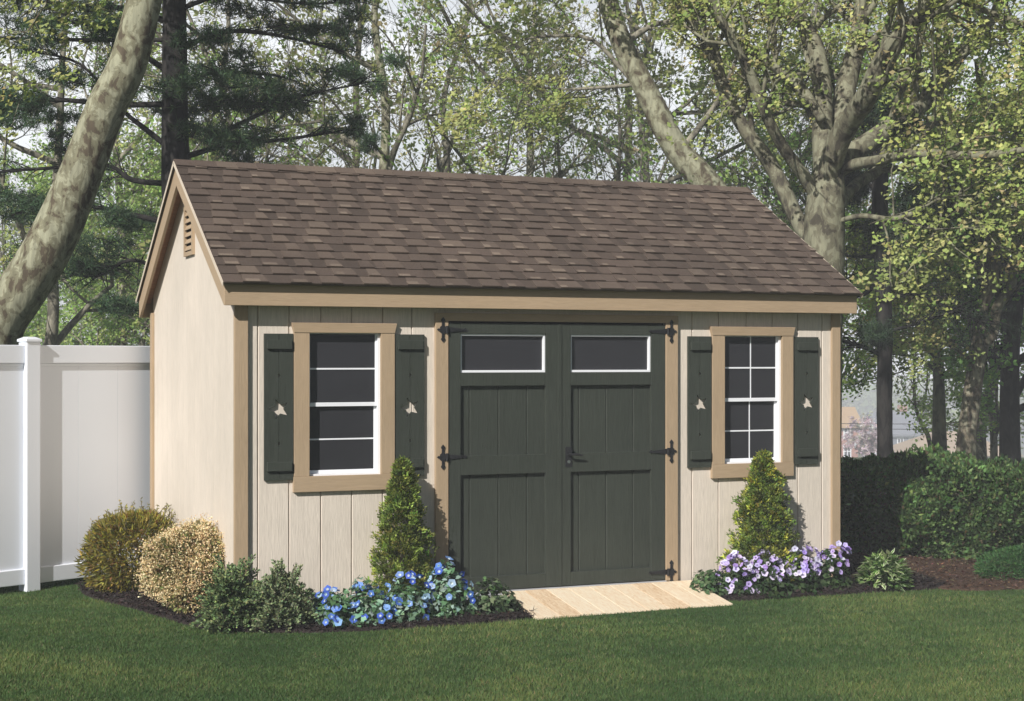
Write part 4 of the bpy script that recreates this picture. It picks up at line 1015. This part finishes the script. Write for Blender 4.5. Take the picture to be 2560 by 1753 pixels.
# 7. forked plane tree on the right
T = Tree(361); t = 20.5
b0 = base_of(2412, t)
P, r_ = pp([(2415, 1127, 50), (2426, 1020, 46), (2440, 920, 44), (2450, 860, 46)], t); T.limb([b0] + P, [.18] + r_, 0, sides=14, trunk=True)
for lb in ([(2448, 870, 40), (2448, 826, 36), (2457, 763, 34), (2482, 700, 32), (2478, 620, 28), (2470, 500, 24), (2465, 350, 18), (2440, 150, 10)],
           [(2460, 860, 30), (2483, 832, 27), (2492, 772, 26), (2520, 731, 24), (2535, 690, 22), (2545, 622, 20), (2570, 500, 15), (2600, 350, 8)],
           [(2465, 720, 22), (2440, 660, 20), (2407, 588, 17), (2395, 509, 14), (2380, 400, 8)], [(2425, 900, 12), (2385, 870, 10), (2330, 840, 8), (2270, 790, 5)], [(2460, 800, 10), (2400, 780, 8), (2340, 790, 5)]):
    P, r_ = pp(lb, t); T.limb(P, r_, 10, 1.4, 2, start=.3)
T.build('plane_tree', 'forked brown and cream trunk rising from the hedge near the right edge', 'tree', b0, M['plane_bark2'], M['plane_bark2'], T.leaves(11, .062, SPRING))

# 8. dark trunk at the right edge
T = Tree(371); t = 22
b0 = base_of(2528, t); P, r_ = pp([(2525, 1130, 52), (2524, 1000, 48), (2528, 850, 44), (2545, 700, 38), (2550, 400, 28), (2560, 100, 16)], t); T.limb([b0] + P, [.2] + r_, 16, 2.2, 3, sides=12, trunk=True, start=.25, up=0)
for lb in ([(2530, 850, 14), (2490, 780, 10), (2430, 740, 6)], [(2560, 700, 16), (2530, 600, 12), (2520, 480, 7)], [(2525, 950, 10), (2480, 900, 8), (2440, 890, 5)]):
    P, r_ = pp(lb, t); T.limb(P, r_, 7, 1.2, 2)
T.build('tree', 'dark leafy tree standing at the right edge behind the hedge', 'tree', b0, M['dark_bark'], M['dark_bark'], T.leaves(6, .08, [(.216, .414, .099), (.288, .522, .126), (.144, .288, .072)]))

# 9. small bare pale tree
T = Tree(381); t = 38
b0 = base_of(2335, t)
P, r_ = pp([(2325, 1109, 12), (2300, 1050, 10), (2287, 1002, 8), (2284, 895, 6), (2270, 820, 4)], t); T.limb([b0] + P, [.08] + r_, 10, 1.4, 2, sides=8, trunk=True, start=.4)
P, r_ = pp([(2300, 1050, 6), (2318, 960, 5), (2314, 880, 3)], t); T.limb(P, r_, 6, 1.1, 2)
T.build('bare_tree', 'small pale almost leafless tree seen in front of the far houses', 'tree', b0, M['plane_bark2'], M['plane_bark2'], T.leaves(1.2, .08, SPRING))

# further trees: six grown kinds, each copied
def forest_tree(seed, h, lean, bark, lv, sz, cols, nl=10, low=.17):
    T = Tree(seed); g_ = T.g; P = [np.array([0, 0, -.3])]; r0 = h * .0125; rr = [r0 * 1.3]; q = np.array([0., 0, 0])
    dx, dy = lean
    for k in range(1, 8):
        u = k / 7; P.append(np.array([dx * u * h + g_.gauss(0, .12), dy * u * h + g_.gauss(0, .12), u * h])); rr.append(r0 * (1 - .85 * u))
    T.tr.tube(*smooth_path(P, rr), 9)
    for k in range(nl):
        u = low + (1 - low) * (k + g_.random() * .7) / nl; i = min(int(u * 7), 6); a = Vector(P[i]).lerp(Vector(P[i + 1]), u * 7 - i)
        an = g_.uniform(0, 6.28); e = g_.uniform(.35, 1.1)
        T.grow(a, (math.cos(an) * math.cos(e), math.sin(an) * math.cos(e), math.sin(e)), h * g_.uniform(.28, .42) * (1.15 - u * .55), r0 * .55 * (1.1 - u * .6), 0, 3, .06, .2)
    L_ = T.leaves(lv, sz, cols, .2)
    return T, L_
KIND = [('pale green', [(.504, .576, .204), (.408, .480, .156), (.624, .660, .300), (.300, .384, .120), (.624, .576, .324)]), ('yellow green', [(.566, .578, .201), (.448, .472, .153), (.637, .625, .283), (.342, .389, .118), (.614, .472, .260)]), ('fresh green', [(.390, .572, .169), (.299, .455, .117), (.494, .650, .221), (.221, .338, .091), (.520, .572, .234)])]
protos = []
for i, (sd, h, lean, bk, kd, lv) in enumerate([(401, 11, (.05, .02), 'grey_bark', 0, 1.5), (402, 12, (-.12, .05), 'plane_bark2', 1, 1.5), (403, 10.5, (.10, 0), 'grey_bark', 2, 1.7), (404, 12, (-.02, 0), 'plane_bark', 0, 1.4), (405, 11, (.16, .03), 'grey_bark', 1, 1.4)]):
    T, lv_ = forest_tree(sd, h, lean, M[bk], lv, .092, KIND[kd][1])
    o = T.build('deciduous_tree', 'x', 'tree', (0, 0, 0), M[bk], M['grey_bark'], lv_)
    protos.append((o, KIND[kd][0]))
SPOTS = [  # px, depth, kind, turn, scale, what singles it out
 (90, 27, 0, 0, 1, 'half hidden behind the leaning plane trunk at the left'), (260, 31, 4, 1, 1.05, 'seen between the leaning trunk and the pine'), (620, 26, 2, 2, .95, 'with branches just right of the pine boughs above the roof'),
 (760, 34, 1, 3, 1.1, 'behind the left third of the roof, further off'), (950, 27, 3, 4, 1, 'with a pale upright trunk left of the roof centre'), (1078, 30, 0, 5, 1, 'with a grey forked trunk near the roof centre'),
  (1345, 27, 2, 1.5, 1, 'with a dark stem right of the roof centre'), (1460, 33, 1, 2.5, 1.05, 'left of the pale leaning plane tree'),
 (1640, 30, 0, 3.5, 1, 'right behind the pale leaning plane tree'),  (1930, 31, 2, 5.5, 1, 'behind the left limbs of the many-limbed plane'),
 (2060, 34, 1, .2, 1.1, 'behind the trunk of the many-limbed plane'), (2470, 33, 2, 1.2, 1, 'fresh and full behind the forked plane at the right'),
 
   
 (340, 52, 2, 3.7, 1.25, 'far back in the gap above the fence'),   ]
used = set()
def copy_tree(o):
    c = o.copy(); COL.objects.link(c)
    for ch in o.children:
        k = ch.copy(); COL.objects.link(k); k.parent = c
    return c
for px_, t_, k_, rz, sc_, lb in SPOTS:
    o, kn = protos[k_]
    c = o if k_ not in used else copy_tree(o); used.add(k_)
    b0 = base_of(px_, t_); c.location = tuple(b0); c.rotation_euler = (0, 0, rz); c.scale = (sc_,) * 3
    c['label'] = kn + ' spring tree ' + lb; c['group'] = 'spring-leaved trees behind the shed'

# young trees filling the space low down
T, lv_ = forest_tree(406, 6.5, (.04, .02), M['grey_bark'], 5.5, .075, KIND[2][1], 12, .06)
yo = T.build('young_tree', 'x', 'tree', (0, 0, 0), M['grey_bark'], M['grey_bark'], lv_)
for k, (px_, t_, rz, sc_, lb) in enumerate([(330, 30, 0, 1, 'bushy young tree low in the gap between the fence and the gable'), (200, 36, 1, 1.1, 'bushy young tree beyond the fence, left of the other one'), (40, 38, 2, 1.15, 'bushy young tree beyond the fence at the left edge'),
        (2470, 29, 3, 1, 'bushy young tree behind the forked plane trunk'), (1980, 30, 5, 1.2, 'bushy young tree behind the right end of the roof')]):
    c = yo if k == 0 else copy_tree(yo); c.location = tuple(base_of(px_, t_)); c.rotation_euler = (0, 0, rz); c.scale = (sc_,) * 3; c['label'] = lb; c['group'] = 'young bushy trees beyond the shed'

# ------------------------------------------------------------------ far houses, wires and woods
def house(name, px_, t_, rz, w_, d_, h, rh, wallm, roofm, label, wins, hip=False, base=None):
    p = dep(px_, 1000, t_); z = float(gz(p[0], p[1])) - .5 if base is None else base
    root = empty(name, (float(p[0]), float(p[1]), z), label, 'house', rz=-YAW + rz)
    body = MB().box(-w_ / 2, w_ / 2, 0, d_, 0, h)
    if not hip:
        for x0, x1 in ((-w_ / 2, -w_ / 2 + .2), (w_ / 2 - .2, w_ / 2)): body.prism([(0, h + .001), (d_, h + .001), (d_ / 2, h + rh - .15)], 'x', x0, x1)
    body.build('wall', wallm, root)
    e = .5; r_ = MB()
    if hip:
        a = [(-w_ / 2 - e, -e, h), (w_ / 2 + e, -e, h), (w_ / 2 + e, d_ + e, h), (-w_ / 2 - e, d_ + e, h)]; k1, k2 = (-w_ / 2 + d_ * .5, d_ / 2, h + rh), (w_ / 2 - d_ * .5, d_ / 2, h + rh)
        r_.face([a[0], a[1], k2, k1]); r_.face([a[1], a[2], k2]); r_.face([a[2], a[3], k1, k2]); r_.face([a[3], a[0], k1]); r_.face(a[::-1])
    else:
        s_ = rh / (d_ / 2)
        for sg in (-1, 1):
            y0 = -e if sg < 0 else d_ + e
            r_.prism([(y0, h - e * s_), (d_ / 2, h + rh), (d_ / 2, h + rh + .25), (y0, h - e * s_ + .25)], 'x', -w_ / 2 - e, w_ / 2 + e)
    rf = r_.build('roof', roofm, root)
    MB().box(w_ * .18, w_ * .18 + .9, d_ * .6, d_ * .6 + .9, h, h + rh + 1.0).build('chimney', M['brick'], rf)
    for x, z_, ww, wh, shut in wins:
        wn = MB().box(x - ww / 2 - .12, x + ww / 2 + .12, -.06, .0, z_ - .12, z_ + wh + .12).build('window', M['frame'], root)
        MB().box(x - ww / 2, x + ww / 2, -.08, -.061, z_, z_ + wh).build('pane', M['glass'], wn)
        MB().box(x - .04, x + .04, -.10, -.081, z_, z_ + wh).box(x - ww / 2, x + ww / 2, -.10, -.081, z_ + wh / 2 - .04, z_ + wh / 2 + .04).build('muntin', M['frame'], wn)
        if shut:
            for sg in (-1, 1): MB().box(x + sg * (ww / 2 + .4) - .25, x + sg * (ww / 2 + .4) + .25, -.09, -.001, z_ - .1, z_ + wh + .1).build('shutter', plain('slate_shutter', (.12, .13, .16)) if 'slate_shutter' not in bpy.data.materials else bpy.data.materials['slate_shutter'], root)
M['brick'] = plain('red_brick', (.33, .15, .11), .9, .1, var=.15, sc=2)
M['white_clad'] = plain('white_cladding', (.70, .73, .76), .7, .2)
M['tan_roof'] = plain('tan_roof', (.36, .28, .20), .9, .1, var=.1)
M['orange_roof'] = plain('orange_tan_roof', (.42, .28, .15), .9, .1, var=.1)
M['slate_roof'] = plain('slate_roof', (.17, .18, .21), .9, .1, var=.1)
def zat(py, t_): return 1.59575 - (py - PY) * t_ / F
t_ = 170; zb = -12.5
house('brick_house', 2072, t_, 0, 6.4, 8, zat(1065, t_) - zb, 1.7, M['brick'], M['orange_roof'], 'red brick house with an orange-tan roof far beyond the hedge', [(2.0, zat(1095, t_) - zb, .62, 1.1, 0), (2.0, zat(1140, t_) - zb, .62, 1.0, 0), (-1.5, zat(1095, t_) - zb, .62, 1.1, 0)], base=zb)
t_ = 185
house('white_house', 2262, t_, .12, 5.6, 7, zat(1084, t_) - zb, 2.2, M['white_clad'], M['slate_roof'], 'white clad house with a slate grey roof seen between the trunks', [(-.55, zat(1118, t_) - zb, .6, 1.0, 1)], base=zb)
t_ = 130; zb = float(-9.5)
house('low_house', 2400, t_, 0, 9.4, 7, zat(1140, t_) - zb, 1.9, plain('grey_cladding', (.4, .38, .35)), M['tan_roof'], 'low building of which a broad tan roof shows behind the mossy trunk', [], hip=True, base=zb)
for k, (py_, lb) in enumerate([(1066, 'upper thin overhead wire crossing in front of the far houses'), (1079, 'lower thin overhead wire crossing in front of the far houses')]):
    a, b_ = dep(1200, py_ - 18, 95), dep(3400, py_ - 10, 100); pts = []
    for u in np.linspace(0, 1, 17): q = a + (b_ - a) * u; q[2] -= 1.4 * u * (1 - u) * .6; pts.append(q - a)
    o = MB().tube(pts, .022, 5).build('overhead_wire', M['dark_bark']); o.location = tuple(a); tag(o, lb, 'wire', 'overhead wires')
# blossoming bush between the houses
T = Tree(391); b0 = base_of(2172, 110); b0[2] = zat(1165, 110)
T.limb([b0 * 1.0 - np.array([0, 0, 4]), b0, b0 + [0, 0, 1.6]], [.1, .08, .04], 16, 1.5, 2, sides=6, trunk=True, start=.5)
T.build('blossom_tree', 'small pinkish white blossoming tree between the brick and white houses', 'tree', b0 - np.array([0, 0, 4]), M['grey_bark'], M['grey_bark'], T.leaves(14, .16, [(.62, .52, .55), (.55, .42, .46), (.45, .44, .32)], .22, (3, 3, 1)), crown='blossom')
def far_wood():
    g = np.random.default_rng(501); C = []; cc = []
    for k in range(420):
        t_ = g.uniform(240, 700); px_ = g.uniform(-900, 3600); p = dep(px_, 1000, t_); z = float(gz(p[0], p[1])); R_ = g.uniform(3.0, 6.0); H = g.uniform(6, 11)
        n = 260; d = unit(g.normal(size=(n, 3))); q = d * np.array([R_, R_, H * .45]) * g.uniform(.75, 1.05, (n, 1)) + [p[0], p[1], z + H * .5]
        C.append(q); cc.append(palette(n, [(.16, .21, .07), (.11, .16, .05), (.22, .26, .09)], [1, 1, 1], .12, g) * math.exp(g.normal(0, .2)))
    C = np.concatenate(C); cc = np.concatenate(cc)
    V = leafverts(C, g.normal(size=C.shape), g.uniform(1.2, 2.2, len(C)), g.uniform(.9, 1.6, len(C)), rg=g)
    o = npmesh('far_wood', V, 4, np.clip(cc, 0, 1), M['leaf']); tag(o, 'far off pale green woods in the valley beyond the houses', 'woods', kind='stuff')
far_wood()
# ------------------------------------------------------------------ air
hz = MB().box(-5600, 5600, -5600, 5600, -30, 24).build('haze', bpy.data.materials.new('air'))
am = hz.data.materials[0]; am.use_nodes = True; an = am.node_tree.nodes; an.clear()
ao = an.new('ShaderNodeOutputMaterial'); av = an.new('ShaderNodeVolumePrincipled'); av.inputs['Density'].default_value = .0023; av.inputs['Anisotropy'].default_value = -.35
av.inputs['Color'].default_value = (.90, .94, 1, 1); am.node_tree.links.new(av.outputs[0], ao.inputs['Volume']); tag(hz, kind='stuff')
print('faces', sum(len(o.data.polygons) for o in bpy.data.objects if o.type == 'MESH'), 'objects', len(bpy.data.objects))
